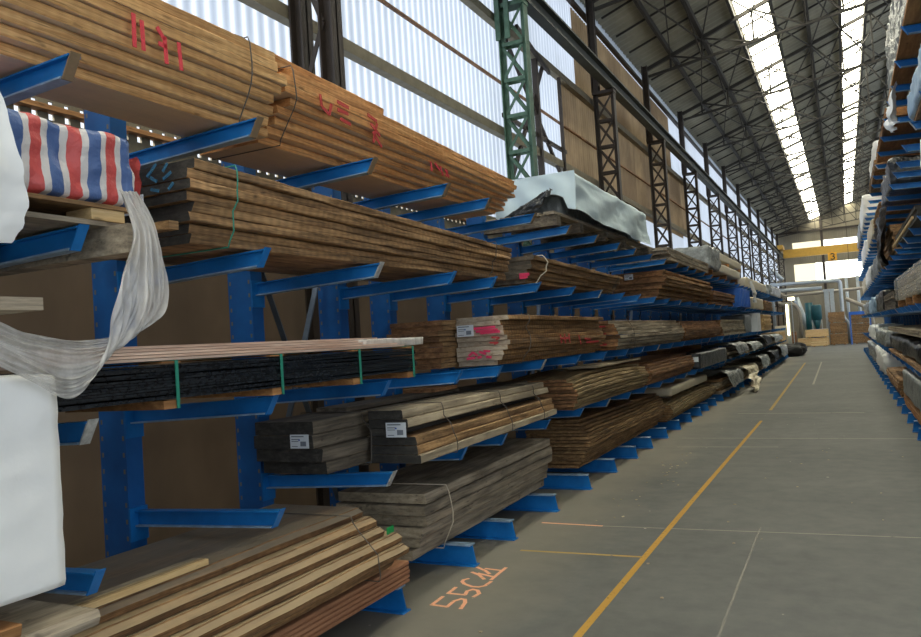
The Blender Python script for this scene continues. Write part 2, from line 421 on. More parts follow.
# end gable
def gable_piece(poly, y, mat, name, t=.08):
    m = MB(); m.prism(poly, 1, y, y+t); return tag(m.build(name, mat), kind='structure')
gable_piece([(-5.0,0),(9.5,0),(9.5,5.1),(-5.0,5.1)], YE, M['gable'], 'wall_far')
gable_piece([(-5.0,5.1),(-3.55,5.1),(-3.55,8.4),(-5.0,8.4)], YE, M['gable'], 'wall_far')
gable_piece([(4,5.1),(9.5,5.1),(9.5,8.4),(4,8.4)], YE, M['gable'], 'wall_far')
gable_piece([(-3.55,6.55),(4,6.55),(4,7.75),(-3.55,7.75)], YE, M['gable'], 'wall_far')
gable_piece([(-5.0,8.4),(9.5,8.4),(9.5,roofz(RX)-.356*4.5),(RX,roofz(RX)),(-5.0,roofz(-5.0))], YE, M['gable'], 'wall_far')
for (x0, x1, z0, z1, mt) in ((-3.55,-1.9,5.1,6.55,'endyellow'),(-1.9,-1.3,5.1,6.55,'endlight'),(-1.2,4,5.1,6.55,'endlight'),(-3.55,-1.3,7.75,8.4,'endyellow'),(-1.2,4,7.75,8.4,'endlight')):
    wn += 1
    o = MB().box(x0,x1,YE,YE+.06,z0,z1).build('window_%d' % wn, M[mt]); tag(o, kind='structure')
o = MB().box(-1.35,-1.15,YE-.15,YE,0,11.3).build('trim_11', M['darksteel']); tag(o, kind='structure')
m = MB()
for i in range(95): m.box(-4.8+i*.15,-4.72+i*.15,YE-.03,YE,6.56,7.74); m.box(-4.8+i*.15,-4.72+i*.15,YE-.03,YE,8.42,9.15)
o = m.build('trim_12', M['gable']); tag(o, kind='structure')
o = MB().box(-4.9,9,YE-.2,YE-.03,9.2,9.34).build('trim_13', M['darksteel']); tag(o, kind='structure')

# ------------------------------------------------------------------ roof steel
pdesc = {-3.86:'nearest the left eave', -2.995:'midway between eave and left skylight', -2.12:'along the left edge of the left skylight', -1.2:'along the right edge of the left skylight',
         -.36:'midway between the two skylights', .54:'along the left edge of the right skylight', 1.28:'along the right edge of the right skylight', 2.3:'right of the right skylight'}
PX = sorted(pdesc)
for x in PX:
    w = .11 if x in (-2.995,-.36) else .08
    o = MB().box(x-w/2,x+w/2,-10,YE-.25,roofz(x)-.16,roofz(x)-.0).build('roof_purlin', M['roofsteel'])
    tag(o, 'long dark steel roof purlin '+pdesc[x], 'roof beam', 'roof purlins')
place = ['nearest','second','third','fourth','fifth','sixth','seventh','eighth','ninth','tenth','eleventh','twelfth','thirteenth','fourteenth']
def truss(y):
    t = empty('roof_truss', (-4.6,y,8.8), '', 'roof truss', 'roof trusses')
    zt = lambda x: roofz(x)-.2
    zb = lambda x: 8.87+.127*(x+4.47)
    MB().bar((-4.6,y,zt(-4.6)),(4.0,y,zt(4.0)),.09,.1).build('top_chord', M['roofsteel'], t)
    MB().bar((-4.5,y,zb(-4.5)),(4.0,y,zb(4.0)),.06,.07).build('bottom_chord', M['roofsteel'], t)
    xs = [-4.5]+[x for x in PX if x not in (-2.12,-1.2,1.28)]+[-1.65,1.4]; xs.sort()
    for i, x in enumerate(xs[1:]):
        MB().bar((x,y,zb(x)),(x,y,zt(x)),.04,.05).build('web_post', M['roofsteel'], t)
    for a, b in zip(xs[1:], xs[2:]):
        MB().bar((a,y,zt(a)),(b,y,zb(b)),.035,.045).build('web_diagonal', M['roofsteel'], t)
    return t
T0 = truss(Y_K(0))
for k in range(0, 13):
    t = T0 if k == 0 else copy_tree(T0, None, (0, 5.35*k, 0))
    t['label'] = 'dark steel roof truss over the aisle, %s from the near end' % place[k]
def roofbrace(k):
    """thin crossed rods between two trusses, below the roof sheets"""
    m = MB(); y0, y1 = Y_K(k), Y_K(k+1)
    for a, b in ((-3.86,-2.995),(-2.995,-1.65),(-1.65,-.36),(-.36,.54),(.54,1.9)):
        m.bar((a,y0,roofz(a)-.25),(b,y1,roofz(b)-.25),.03,.03); m.bar((b,y0,roofz(b)-.27),(a,y1,roofz(a)-.27),.03,.03)
    for x in (-2.995,-.36):
        ym = (y0+y1)/2; zb = 8.87+.127*(x+4.47)
        m.bar((x,y0,zb),(x,ym,roofz(x)-.15),.03,.03); m.bar((x,ym,roofz(x)-.15),(x,y1,zb),.03,.03)
    for s in range(1, 4):
        y = y0+(y1-y0)*s/4; m.bar((-4.7,y,roofz(-4.7)-.03),(2.6,y,roofz(2.6)-.03),.025,.05)
    o = m.build('roof_bracing', M['roofsteel'])
    tag(o, 'thin steel rods and rafters between roof trusses, %s bay from the near end' % place[k], 'roof bracing', 'roof bracing bays')
for k in range(0, 12): roofbrace(k)

# ------------------------------------------------------------------ crane runway columns along the left wall
def lattice(y, mat, name='lattice_column'):
    t = empty(name, (-4.42,y,0), '', 'steel column', 'lattice columns along the left wall')
    for s in (-1, 1):
        x = -4.42+s*.185
        m = MB(); m.box(x-.04,x+.04,y-.012,y+.012,0,6.93); m.box(x-.045 if s < 0 else x+.03, x-.03 if s < 0 else x+.045, y-.09,y+.09,0,6.93)
        m.build('leg', mat, t)
    MB().box(-4.66,-4.18,y-.12,y+.12,6.932,7.0).build('cap_plate', mat, t)
    MB().box(-4.68,-4.16,y-.16,y+.16,0,.03).build('foot_plate', mat, t)
    z = 2.86; i = 0
    while z < 6.6:
        m = MB()
        for f in (-.075,.075): m.bar((-4.6,y+f,z),(-4.24,y+f,z),.012,.06)
        m.build('batten', mat, t)
        m = MB()
        m.bar((-4.58,y-.08,z+.04),(-4.26,y-.08,z+.52),.012,.045); m.bar((-4.26,y-.068,z+.04),(-4.58,y-.068,z+.52),.012,.045)
        m.bar((-4.58,y+.08,z+.52),(-4.26,y+.08,z+.04),.012,.045)
        m.build('cross_brace', mat, t)
        z += .58; i += 1
    return t
def stanchion(y, mat):
    return MB().box(-4.68,-4.52,y-.012,y+.012,7.0,9.18).box(-4.68,-4.66,y-.08,y+.08,7.0,9.18).box(-4.54,-4.52,y-.08,y+.08,7.0,9.18)
# nearest column: two plain legs with single zigzag bars
y = Y_K(0)
t = empty('plain_column', (-4.42,y,0), 'brown steel column of two plain legs behind the golden timber', 'steel column', 'lattice columns along the left wall')
for x0, x1 in ((-4.68,-4.53),(-4.34,-4.18)):
    m = MB(); m.box(x0,x1,y-.012,y+.012,0,7.0); m.box(x0,x0+.02,y-.09,y+.09,0,7.0); m.box(x1-.02,x1,y-.09,y+.09,0,7.0); m.build('leg', M['darksteel'], t)
z = 3.0; s = 1
while z < 6.4:
    MB().bar((-4.43-s*.12,y-.05,z),(-4.43+s*.12,y-.05,z+.6),.012,.05).build('diagonal_bar', M['darksteel'], t); z += .6; s = -s
LG = lattice(Y_K(1), M['greensteel']); LG['label'] = 'old green lattice column rising behind the pale tarpaulin'
for xx in (-4.62,-4.46): MB().box(xx-.04,xx+.04,Y_K(1)-.17,Y_K(1)-.13,6.4,9.0).build('upper_leg', M['greensteel'], LG)
LB = lattice(Y_K(2), M['darksteel'])
for k in range(2, 13):
    t = LB if k == 2 else copy_tree(LB, None, (0,5.35*(k-2),0))
    t['label'] = 'dark brown lattice column on the left wall, %s beyond the green one' % place[k-2].replace('nearest','first')
for k in range(1, 13):
    o = stanchion(Y_K(k), None).build('wall_stanchion', M['darksteel'])
    tag(o, 'dark stanchion between crane beam and eave, %s from the near end' % place[k-1], 'steel post', 'stanchions above the crane beam')
m = MB(); m.box(-4.36,-4.15,-10,YE-.3,7.27,7.31); m.box(-4.27,-4.245,-10,YE-.3,7.04,7.27); m.box(-4.35,-4.16,-10,YE-.3,7.003,7.04)
t = m.build('crane_runway_beam', M['girder']); tag(t, 'long dark crane runway beam carried on the lattice columns', 'steel beam')
MB().box(-4.29,-4.22,-10,YE-.3,7.31,7.36).build('rail', M['darksteel'], t)
m = MB()
ya, yb = Y_K(1)+.15, Y_K(2)-.4
m.bar((-4.75,ya,6.9),(-4.75,yb-1.0,4.0),.05,.07); m.bar((-4.75,ya,4.0),(-4.75,ya+2.1,6.7),.05,.07)
m.bar((-4.72,ya+1.6,3.5),(-4.72,ya+1.6,6.7),.08,.1); m.bar((-4.75,ya,5.3),(-4.75,ya+3.2,5.3),.05,.07)
m.bar((-4.42,ya,6.68),(-4.72,ya+2.4,6.68),.05,.08); m.bar((-4.7,ya+2.9,3.5),(-4.7,ya+2.9,6.72),.05,.06)
o = m.build('wall_bracing', M['darksteel']); tag(o, 'brown diagonal braces on the wall just beyond the green column', 'bracing')
# yellow crane bridge with its number board
Yc = 66
t = empty('overhead_crane', (0,Yc,6.7), 'yellow overhead crane bridge spanning the far end of the hall', 'crane')
MB().box(-3.95,5,Yc-.12,Yc+.3,6.72,7.36).build('bridge_girder', M['yellowsteel'], t)
MB().box(-4.3,-3.9,Yc-.9,Yc+1.1,7.365,7.7).build('end_carriage', M['yellowsteel'], t)
sg = MB().box(-.82,-.2,Yc-.2,Yc-.16,6.2,6.8).box(-.55,-.47,Yc-.2,Yc-.1,6.75,6.85).build('number_board', M['signyellow'], t)
def strokes3(cx, cz, w, h, y):
    pts = []
    for i in range(13):
        a = math.radians(150-i*20); pts.append((cx+w*math.cos(a), cz+h*.25+h*.25*math.sin(a)))
    for i in range(13):
        a = math.radians(90-i*20); pts.append((cx+w*1.08*math.cos(a), cz-h*.27+h*.27*math.sin(a)))
    return pts
m = MB(); pp = strokes3(-.51, 6.5, .13, .42, 0)
for a, b in zip(pp, pp[1:]): m.bar((a[0],Yc-.21,a[1]),(b[0],Yc-.21,b[1]),.085,.02,up=(0,1,0))
m.build('numeral', M['signblack'], sg)

# ------------------------------------------------------------------ cantilever racks
LEV = [.852, 1.408, 2.137, 2.79]
XT, XP = -2.535, -3.53
def ibeam(m, x0, x1, y, z0a, z0b, h, w=.055, cut=.055, mis=(0,0,1)):
    """I-section from root x0 (top z0a) to tip x1 (top z0b), the tip cut back at the bottom"""
    for (dz0, dz1, ww), mi in zip(((0,.008,w),(.008,h-.008,.008),(h-.008,h,w)), mis):
        c0 = cut*dz0/h; c1 = cut*dz1/h
        s = 1 if x1 > x0 else -1
        vs = []
        for (x, zt, cc) in ((x0,z0a,(0,0)),(x1,z0b,(c0,c1))):
            for yy in (-ww/2,ww/2):
                vs += [(x-s*cc[0],y+yy,zt-dz0),(x-s*cc[1],y+yy,zt-dz1)]
        m.add(vs, [(0,1,3,2),(4,6,7,5),(0,4,5,1),(2,3,7,6),(0,2,6,4),(1,5,7,3)], mi)
    return m
def rack(label, cols, levels, xt, xp, skip=(), caps=None, top=3.3, detail=True, group=None):
    s = 1 if xt > xp else -1
    t = empty('cantilever_rack', (xp-s*.1, cols[0], 0), label, 'storage rack', group)
    up0 = arm0 = pl0 = ba0 = None
    for ci, y in enumerate(cols):
        if up0 is None:
            m = MB(); x0, x1 = xp-s*.2, xp
            m.box(min(x0,x1),max(x0,x1),y-.055,y+.055,0,top)
            up0 = m.build('upright', M['slot'], t, origin=(xp-s*.1,y,0))
            m = MB(); ibeam(m, xp, xt, y, .154, .154, .154, .09, -.03, (1,0,0))
            m.box(min(xp,xp-s*.25),max(xp,xp-s*.25),y-.07,y+.07,.0,.012)
            ba0 = m.build('base_foot', [M['blue'],M['bluelip']], t, origin=(xp,y,0))
            yb = y
        else:
            for b in (up0, ba0):
                c = b.copy(); COL.objects.link(c); c.parent = t; c.location = Vector(b.location)+Vector((0,y-yb,0)); WLOC[c.name] = WLOC[b.name]+Vector((0,y-yb,0))
        for li, z in enumerate(levels):
            if (ci, li) in skip: continue
            if arm0 is None:
                m = MB(); ibeam(m, xp+s*.006, xt, y, z-.038, z-.003, .085); m.box(min(xp,xp+s*.012),max(xp,xp+s*.012),y-.06,y+.06,z-.2,z-.02)
                arm0 = m.build('arm', [M['blue'],M['bluelip']], t, origin=(xp,y,z)); ya, za = y, z
                pl = {}
                for cm in ('cap','capbrown','blue'):
                    m = MB().prism([(xt+s*.002,z+.004),(xt+s*.01,z+.004),(xt-s*.046,z-.09),(xt-s*.054,z-.09)],1,y-.022,y+.022)
                    pl[cm] = m
                a = arm0; first = True
            else:
                a = arm0.copy(); COL.objects.link(a); a.parent = t; a.location = Vector(arm0.location)+Vector((0,y-ya,z-za)); WLOC[a.name] = WLOC[arm0.name]+Vector((0,y-ya,z-za)); first = False
            if detail:
                cm = 'capbrown' if (caps and caps(ci, li)) else ('cap' if (ci*3+li*2) % 4 == 1 else 'blue')
                if isinstance(pl[cm], MB): pl[cm] = pl[cm].build('end_plate', M[cm], arm0, origin=(xt,ya,za)); p = pl[cm]; p.parent = a
                else: p = pl[cm].copy(); COL.objects.link(p); p.parent = a
                p.location = (xt-xp, 0, 0)
    for bi in (3,):
        a, b = cols[bi], cols[bi+1]; x = xp-s*.1
        for z0, z1 in ((.45,2.5),(2.5,.45)):
            MB().bar((x+(.012 if z0 < z1 else -.012),a+.06,z0),(x+(.012 if z0 < z1 else -.012),b-.06,z1),.012,.045,up=(1,0,0)).build('brace', M['brace'], t)
    for a, b in zip(cols, cols[1:]):
        for z in (.25,top-.15): MB().box(x-.02,x+.02,a+.056,b-.056,z,z+.05).build('tie', M['blue'], t)
    return t
LC = [[1.0,2.0,3.04,4.105,5.11],[5.86,6.9,7.95,8.98,10.0]]
for k in range(2, 8): LC.append([10.88+4.97*(k-2)+1.03*j for j in range(5)])
names = ['nearest','second','third','fourth','fifth','sixth','seventh','eighth']
for k, c in enumerate(LC):
    rack('blue cantilever rack along the left wall, %s bay from the camera' % names[k], c, LEV, XT, XP, skip={(0,1)} if k == 0 else (), caps=lambda ci, li: li == 3, group='blue cantilever racks on the left')

# ------------------------------------------------------------------ timber
def board(name, y0, y1, xb, xf, zb, zt, mats, wav=.006, seg=None, seed=0, wane=0.0, topwav=0.0, skew=0.0, bev=.004):
    """one sawn board: xb/xf back and front, zb/zt functions of the length position"""
    L = y1-y0; n = seg or max(6, min(46, int(L/.11)))
    r0 = []
    for i in range(n+1):
        u = i/n; y = y0+L*u
        a = noise.noise((y*1.7+seed*3.1, seed*7.7, 0))*wav*1.6 + noise.noise((y*7+seed*3.1, seed*2.3, 4))*wav
        b = noise.noise((y*1.9+seed*5.1, seed*1.7, 9))*wav*1.6 + noise.noise((y*8+seed, seed*4.3, 2))*wav
        z0, z1 = zb(y), zt(y)
        w = noise.noise((y*2.3, seed*9.1, 5))*topwav
        h = z1-z0
        r0.append([(xb, y, z0), (xf+a-bev, y, z0), (xf+a, y, z0+h*.12), (xf+(a+b)/2+wane*.3, y+skew*.5, z0+h*.55), (xf+b-wane, y, z1-h*.1+w), (xf+b-wane-bev, y, z1+w), (xb, y, z1)])
    k = 7; vs = [p for g in r0 for p in g]; m = MB()
    fs = []
    for i in range(n):
        A, B = i*k, (i+1)*k
        for j in range(k): fs.append((A+j, A+(j+1)%k, B+(j+1)%k, B+j))
    m.add(vs, fs, 0)
    m.add(r0[0], [tuple(range(k))[::-1]], 1); m.add(r0[-1], [tuple(range(k))], 1)
    if not isinstance(mats, (list, tuple)): mats = [mats, mats]
    return m.build(name, mats)
ORD = ['topmost','second','third','fourth','fifth','sixth','seventh','eighth','ninth','tenth','eleventh','twelfth','thirteenth','fourteenth','fifteenth']
PILES = {}
SEED = [0]
def pile(desc, z0, y0, y1, xb, xf0, xf1, n, th, mat, end=None, taper=1.0, jx=.012, jy=.03, wav=.006, wane=0.0, sag=0.0, bow=0.0, name='timber_board', kind='board', gap=.05, rise=0.0, fronts=None, jb=0.0, y0s=None, y1s=None, flush=99):
    """boards laid one on another, lowest first; label counts from the top"""
    out = []; FR = []; L = y1-y0
    if xb < 0: xb = max(xb, -3.49)
    for i in range(n):
        if i <= flush: SEED[0] += 1
        s = SEED[0]; gp = gap if i < flush else .02; wv = wav if i < flush else wav*.8
        t = i/max(1, n-1)
        xf = (fronts[i] if fronts else xf0+(xf1-xf0)*t)+R.uniform(-jx, jx)
        a = y0+R.uniform(-jy, jy)+(y0s[i] if y0s else 0); b = y1+R.uniform(-jy, jy)+(y1s[i] if y1s else 0)
        def base(y): 
            u = (y-y0)/L
            return z0+rise*u+sag*4*u*(1-u)*((i+1)/n)
        def tk(y): return th*(1+(taper-1)*max(0, min(1, (y-y0)/L)))
        zb = lambda y, i=i: base(y)+tk(y)*i
        zt = lambda y, i=i, gp=gp: base(y)+tk(y)*(i+1-gp)
        lab = ('%s board from the top of the %s' % (ORD[n-1-i], desc)) if i else ('lowest board of the %s' % desc)
        if i == n-1: lab = 'topmost board of the %s' % desc
        o = board(name, a, b, xb+(R.uniform(-jb, jb) if jb else 0), xf, zb, zt, [M[mat] if isinstance(mat, str) else M[mat[i % len(mat)]], M[end or mat] if isinstance(end or mat, str) else M[mat[i % len(mat)]]], wv, seed=s, wane=wane, bev=.004 if i < flush else .0015)
        tag(o, lab, kind, 'boards of the '+desc); out.append(o); FR.append(xf+wav*2.0)
    PILES[desc] = dict(o=out, z0=z0, y0=y0, y1=y1, xb=xb, xf0=xf0, xf1=xf1, n=n, th=th, taper=taper, rise=rise, sag=sag, fr=FR)
    return out
def strap(desc, y, label, mat='wire', r=.0035, lean=.03, loose=0.0):
    p = PILES[desc]; u = (y-p['y0'])/(p['y1']-p['y0']); z0 = p['z0']+p['rise']*u; z1 = z0+p['n']*p['th']*(1+(p['taper']-1)*u)
    h = (z1-z0)/p['n']; q = p['fr']; g = [max(q[max(0,i-1):i+2])+r+.006 for i in range(len(q))]
    pts = [(p['xb']-.012, y, z0-r-.001), (g[0]-.01, y, z0-r-.001)]
    for i in range(p['n']):
        t = (i+.5)/p['n']; pts.append((g[i]+loose*math.sin(math.pi*t), y+lean*t, z0+h*(i+.5)))
    pts += [(g[-1]-.01, y+lean, z1+r+.002), (p['xb']-.012, y+lean, z1+r+.002)]
    m = MB(); m.tube(pts, r, 6, closed=True)
    return tag(m.build('strap', M[mat]), label, 'strap', 'straps around the timber stacks')
def paper(parent, x, y, z, w, h, face='y', tilt=0.0):
    """white card with grey printed bars stuck on a board end (face 'y') or edge (face 'x')"""
    m = MB(); d = .003
    def rect(u0, u1, v0, v1, dd, mi):
        if face == 'y': m.box(x+u0, x+u1, y-d-dd, y-dd+.0005, z+v0, z+v1, mi)
        else: m.box(x-.0005+dd, x+d+dd, y+u0, y+u1, z+v0, z+v1, mi)
    rect(0, w, 0, h, 0, 0)
    rect(w*.08, w*.75, h*.82, h*.9, .0015, 1); rect(w*.08, w*.5, h*.62, h*.68, .0015, 1); rect(w*.08, w*.45, h*.48, h*.53, .0015, 1); rect(w*.08, w*.4, h*.12, h*.17, .0015, 1)
    rect(w*.56, w*.86, h*.16, h*.5, .0015, 1); rect(w*.46, w*.54, h*.56, h*.66, .0015, 2)
    o = m.build('paper_label', [M['paper'], M['ink'], M['inkblue']], parent); o['label'] = 'white printed paper label'
    return o
def marks(parent, name, segs, x, w, mat, face='x', yy=0):
    """spray strokes in the Y-Z plane (face x) or X-Z plane (face y)"""
    for st in segs:
        m = MB()
        for a, b in zip(st, st[1:]):
            if face == 'x': m.bar((x,a[0],a[1]),(x,b[0],b[1]),w,.004,up=(1,0,0))
            else: m.bar((a[0],yy,a[1]),(b[0],yy,b[1]),w,.004,up=(0,1,0))
        o = m.build(name, M[mat], parent); o['label'] = {'p':'pink','b':'blue'}[mat[0]]+' spray paint stroke'

# ---- shelf four (highest)
A = 'golden stack on the highest shelf nearest the camera'
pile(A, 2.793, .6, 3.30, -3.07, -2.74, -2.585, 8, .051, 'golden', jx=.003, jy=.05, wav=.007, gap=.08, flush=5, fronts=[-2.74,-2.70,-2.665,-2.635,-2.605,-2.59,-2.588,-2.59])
B = 'orange stack on the highest shelf'
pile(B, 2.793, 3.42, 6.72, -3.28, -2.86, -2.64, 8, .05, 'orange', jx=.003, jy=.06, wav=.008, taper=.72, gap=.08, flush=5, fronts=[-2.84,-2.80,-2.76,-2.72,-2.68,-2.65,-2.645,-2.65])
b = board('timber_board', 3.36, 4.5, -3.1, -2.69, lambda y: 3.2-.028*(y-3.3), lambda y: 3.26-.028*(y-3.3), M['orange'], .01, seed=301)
tag(b, 'short reddish board lying crooked on top of the orange stack', 'board')
strap(A, 3.06, 'thin wire strap round the far end of the golden stack', lean=-.03)
strap(B, 3.5, 'thin wire strap round the near end of the orange stack', lean=-.06)
m = MB(); m.tube([(-2.78+.06*math.cos(a*.5), 3.14+.10*math.cos(a*.5), 3.24+.07*math.sin(a*.5)) for a in range(0, 13)], .003, 6)
tag(m.build('strap_loop', M['wire']), 'loose grey loop of strap standing on the golden stack', 'strap')
pa = PILES[A]['o']; pb = PILES[B]['o']
def rows(*segs): return [list(s) for s in segs]
marks(pa[5], 'spray_mark', rows([(2.326,3.075),(2.324,2.93)],[(2.368,3.06),(2.371,2.93)],[(2.45,3.06),(2.49,3.015)],[(2.455,2.99),(2.50,2.985)],[(2.49,3.03),(2.495,2.91)],[(2.571,3.03),(2.58,2.905)]), -2.578, .02, 'pinkred')
marks(pb[5], 'spray_mark', rows([(3.69,3.10),(3.70,3.03),(3.77,3.0),(3.80,3.07)],[(3.86,3.10),(3.98,3.09)],[(3.86,3.05),(3.97,3.05)],[(3.88,3.0),(3.99,2.99)],[(4.19,3.10),(4.30,3.08)],[(4.22,3.05),(4.33,2.99)],[(4.24,3.0),(4.34,2.92)],[(4.30,3.07),(4.24,2.93)]), -2.625, .022, 'pinksoft')
marks(pb[4], 'spray_mark', rows([(5.09,2.97),(5.10,2.90)],[(5.16,2.97),(5.23,2.93)],[(5.24,2.96),(5.28,2.90)],[(5.32,2.95),(5.38,2.90)],[(5.36,2.95),(5.33,2.90)]), -2.665, .02, 'pinkred')

# ---- shelf three
D = 'dark brown stack on the third shelf'
PD = pile(D, 2.142, 2.62, 6.35, -3.3, -2.66, -2.56, 8, .0475, 'brown', 'blacktimber', taper=.72, gap=.09, jx=.02, jy=.035, wav=.012)
strap(D, 2.86, 'green strap round the near end of the dark brown stack', 'greenstrap', .004, lean=.0)
strap(D, 5.9, 'thin wire strap round the far end of the dark brown stack')
for i, s in ((7, [[(-2.76,2.51),(-2.82,2.46)],[(-2.69,2.505),(-2.72,2.47)]]), (6, [[(-2.67,2.46),(-2.72,2.435)],[(-2.80,2.455),(-2.76,2.43)]]), (5, [[(-2.66,2.41),(-2.69,2.385)],[(-2.80,2.40),(-2.75,2.385)]])):
    marks(PD[i], 'spray_mark', s, 0, .014, 'bluespray', 'y', 2.62-.045)
paper(PD[4], -2.98, 2.575, 2.30, .13, .085)
E3 = 'short brown stack with a white strap'
PE = pile(E3, 2.142, 6.85, 10.0, -3.4, -2.66, -2.56, 6, .042, 'tan', 'darkgrey', taper=.8, jx=.02, jy=.03, wav=.01)
marks(PE[1], 'spray_mark', [[(-2.70,2.215),(-2.60,2.215)],[(-2.70,2.19),(-2.62,2.195)]], 0, .03, 'pinkspray', 'y', 6.80)
strap(E3, 6.98, 'white strap round the near end of the short brown stack', 'whitestrap', .006, lean=.02, loose=.06)
strap(E3, 9.7, 'thin wire strap round the far end of the short brown stack')
F3 = 'tall zigzag stack on the third shelf'
pile(F3, 2.142, 12.5, 17.4, -3.35, -2.6, -2.5, 9, .05, 'brown', 'rust', gap=.12, jx=.06, jy=.10, wav=.012)
pile('low brown stack beside the blue crate', 2.142, 17.9, 21.6, -3.4, -2.6, -2.55, 6, .05, 'rust', jx=.03, jy=.08)
paper(PILES[F3]['o'][6], -3.12, 12.40, 2.46, .14, .09)

# ---- shelf two
B2 = 'pink marked stack on the second shelf'
wood_fr = [-2.62,-2.56,-2.54,-2.51,-2.50,-2.52,-2.53,-2.56,-2.57,-2.50]
PB2 = pile(B2, 1.412, 5.97, 8.85, -2.985, -2.6, -2.52, 10, .0415, 'pink', 'endgrain', jx=.008, jy=.02, wav=.008, fronts=wood_fr, taper=.97)
strap(B2, 6.35, 'thin wire strap round the pink marked stack', lean=.06)
yy = 5.93
marks(PB2[6], 'spray_mark', [[(-2.78,1.70),(-2.58,1.705)],[(-2.80,1.725),(-2.60,1.73)],[(-2.74,1.685),(-2.56,1.69)]], 0, .022, 'pinkspray', 'y', yy)
marks(PB2[5], 'spray_mark', [[(-2.64,1.645),(-2.57,1.64)],[(-2.57,1.64),(-2.60,1.62)]], 0, .014, 'pinksoft', 'y', yy)
marks(PB2[4], 'spray_mark', [[(-2.66,1.60),(-2.58,1.60)],[(-2.58,1.60),(-2.62,1.585)]], 0, .014, 'pinksoft', 'y', yy)
marks(PB2[2], 'spray_mark', [[(-2.86,1.50),(-2.82,1.53)],[(-2.82,1.53),(-2.78,1.50)],[(-2.76,1.53),(-2.70,1.51)],[(-2.72,1.535),(-2.66,1.53)]], 0, .018, 'pinkspray', 'y', yy)
marks(PB2[1], 'spray_mark', [[(-2.88,1.475),(-2.80,1.485)],[(-2.78,1.48),(-2.74,1.49)],[(-2.70,1.485),(-2.65,1.48)]], 0, .02, 'pinkspray', 'y', yy)
marks(PB2[4], 'spray_mark', rows([(7.22,1.64),(7.24,1.55)],[(7.34,1.64),(7.36,1.55)],[(7.22,1.60),(7.46,1.60)],[(7.48,1.64),(7.5,1.55)],[(7.80,1.62),(7.86,1.53)],[(8.0,1.58),(8.2,1.57)],[(8.05,1.54),(8.5,1.54)]), -2.482, .02, 'pinksoft')
paper(PB2[6], -2.95, 5.92, 1.665, .155, .095)
A2 = 'brown stack standing behind the pink marked one'
pile(A2, 1.412, 5.7, 9.3, -3.55, -3.02, -2.99, 9, .045, 'tan', 'rust', jx=.006, jy=.05)
pa2 = PILES[A2]['o'][-1]
C2 = 'dark grey stack on the second shelf'
PC2 = pile(C2, 1.412, 9.5, 13.8, -3.05, -2.58, -2.56, 8, .047, 'grey', 'rust', jx=.012, jy=.05, gap=.1, wav=.008, fronts=[-2.56,-2.53,-2.51,-2.50,-2.50,-2.53,-2.57,-2.64])
for i in (1, 4, 6): marks(PC2[i], 'spray_mark', [[(-3.0,1.43+.045*i),(-2.72,1.435+.045*i)],[(-2.9,1.45+.045*i),(-2.65,1.44+.045*i)]], 0, .02, 'pinksoft', 'y', 9.42)
strap(C2, 10.2, 'thin wire strap round the dark grey stack', lean=-.1)
G2 = 'reddish stack on the second shelf'
pile(G2, 1.412, 13.9, 18.2, -3.3, -2.56, -2.56, 8, .045, 'rust', jx=.012, jy=.06, fronts=[-2.6,-2.53,-2.51,-2.5,-2.5,-2.52,-2.55,-2.6])
pile('mixed brown stack far along the second shelf', 1.412, 19.0, 23.5, -3.3, -2.56, -2.6, 7, .055, 'grey', 'rust', jx=.02, jy=.1)

# ---- shelf one
A1 = 'thick dark stack deep on the first shelf'
PA1 = pile(A1, .856, 3.92, 7.5, -3.42, -2.93, -2.97, 4, .084, 'darkgrey', 'blacktimber', jx=.012, jy=.05, wav=.014, fronts=[-2.93,-2.9,-2.955,-2.97])
b = board('timber_board', 4.4, 6.1, -3.32, -3.06, lambda y: 1.196, lambda y: 1.226, M['darkgrey'], .008, seed=311); tag(b, 'loose dark board on top of the thick dark stack', 'board')
b = board('timber_board', 5.55, 5.95, -3.3, -3.0, lambda y: 1.23, lambda y: 1.262, M['rust'], .008, seed=312); tag(b, 'short reddish offcut lying on the thick dark stack', 'board')
paper(PA1[2], -3.12, 3.86, 1.028, .14, .085)
strap(A1, 4.35, 'pale strap round the thick dark stack', 'wire', .004)
B1 = 'grey stack at the front of the first shelf'
PB1 = pile(B1, .856, 4.36, 7.0, -2.87, -2.5, -2.57, 6, .058, ['palegrey','tan','tan','blacktimber','palegrey','palegrey'], 'blacktimber', taper=.88, jx=.006, jy=.02, wav=.008, rise=.035, fronts=[-2.49,-2.515,-2.53,-2.70,-2.575,-2.61])  # recessed black board paints the dark shaded gap of a missing board
paper(PB1[4], -2.72, 4.335, 1.03, .15, .095)
for yy2, d in ((4.85,'near'),(5.85,'middle'),(6.6,'far')): strap(B1, yy2, 'thin wire strap round the %s part of the grey front stack' % d, lean=-.03)
C1 = 'bowed brown stack on the first shelf'
pile(C1, .856, 7.65, 10.85, -3.3, -2.56, -2.58, 9, .036, 'oliv', 'rust', jx=.012, jy=.03, gap=.16, sag=.045, wav=.008, fronts=[-2.56,-2.53,-2.51,-2.5,-2.5,-2.5,-2.52,-2.54,-2.6])
b = board('timber_board', 8.6, 10.7, -2.9, -2.55, lambda y: 1.24, lambda y: 1.262, M['palegrey'], .008, seed=313); tag(b, 'pale split board on top of the bowed brown stack', 'board')
D1 = 'orange brown stack beyond the bowed brown one'
pile(D1, .856, 11.1, 14.6, -3.3, -2.56, -2.6, 8, .042, 'rust', jx=.012, jy=.05, gap=.12, fronts=[-2.58,-2.54,-2.52,-2.51,-2.52,-2.53,-2.56,-2.64])

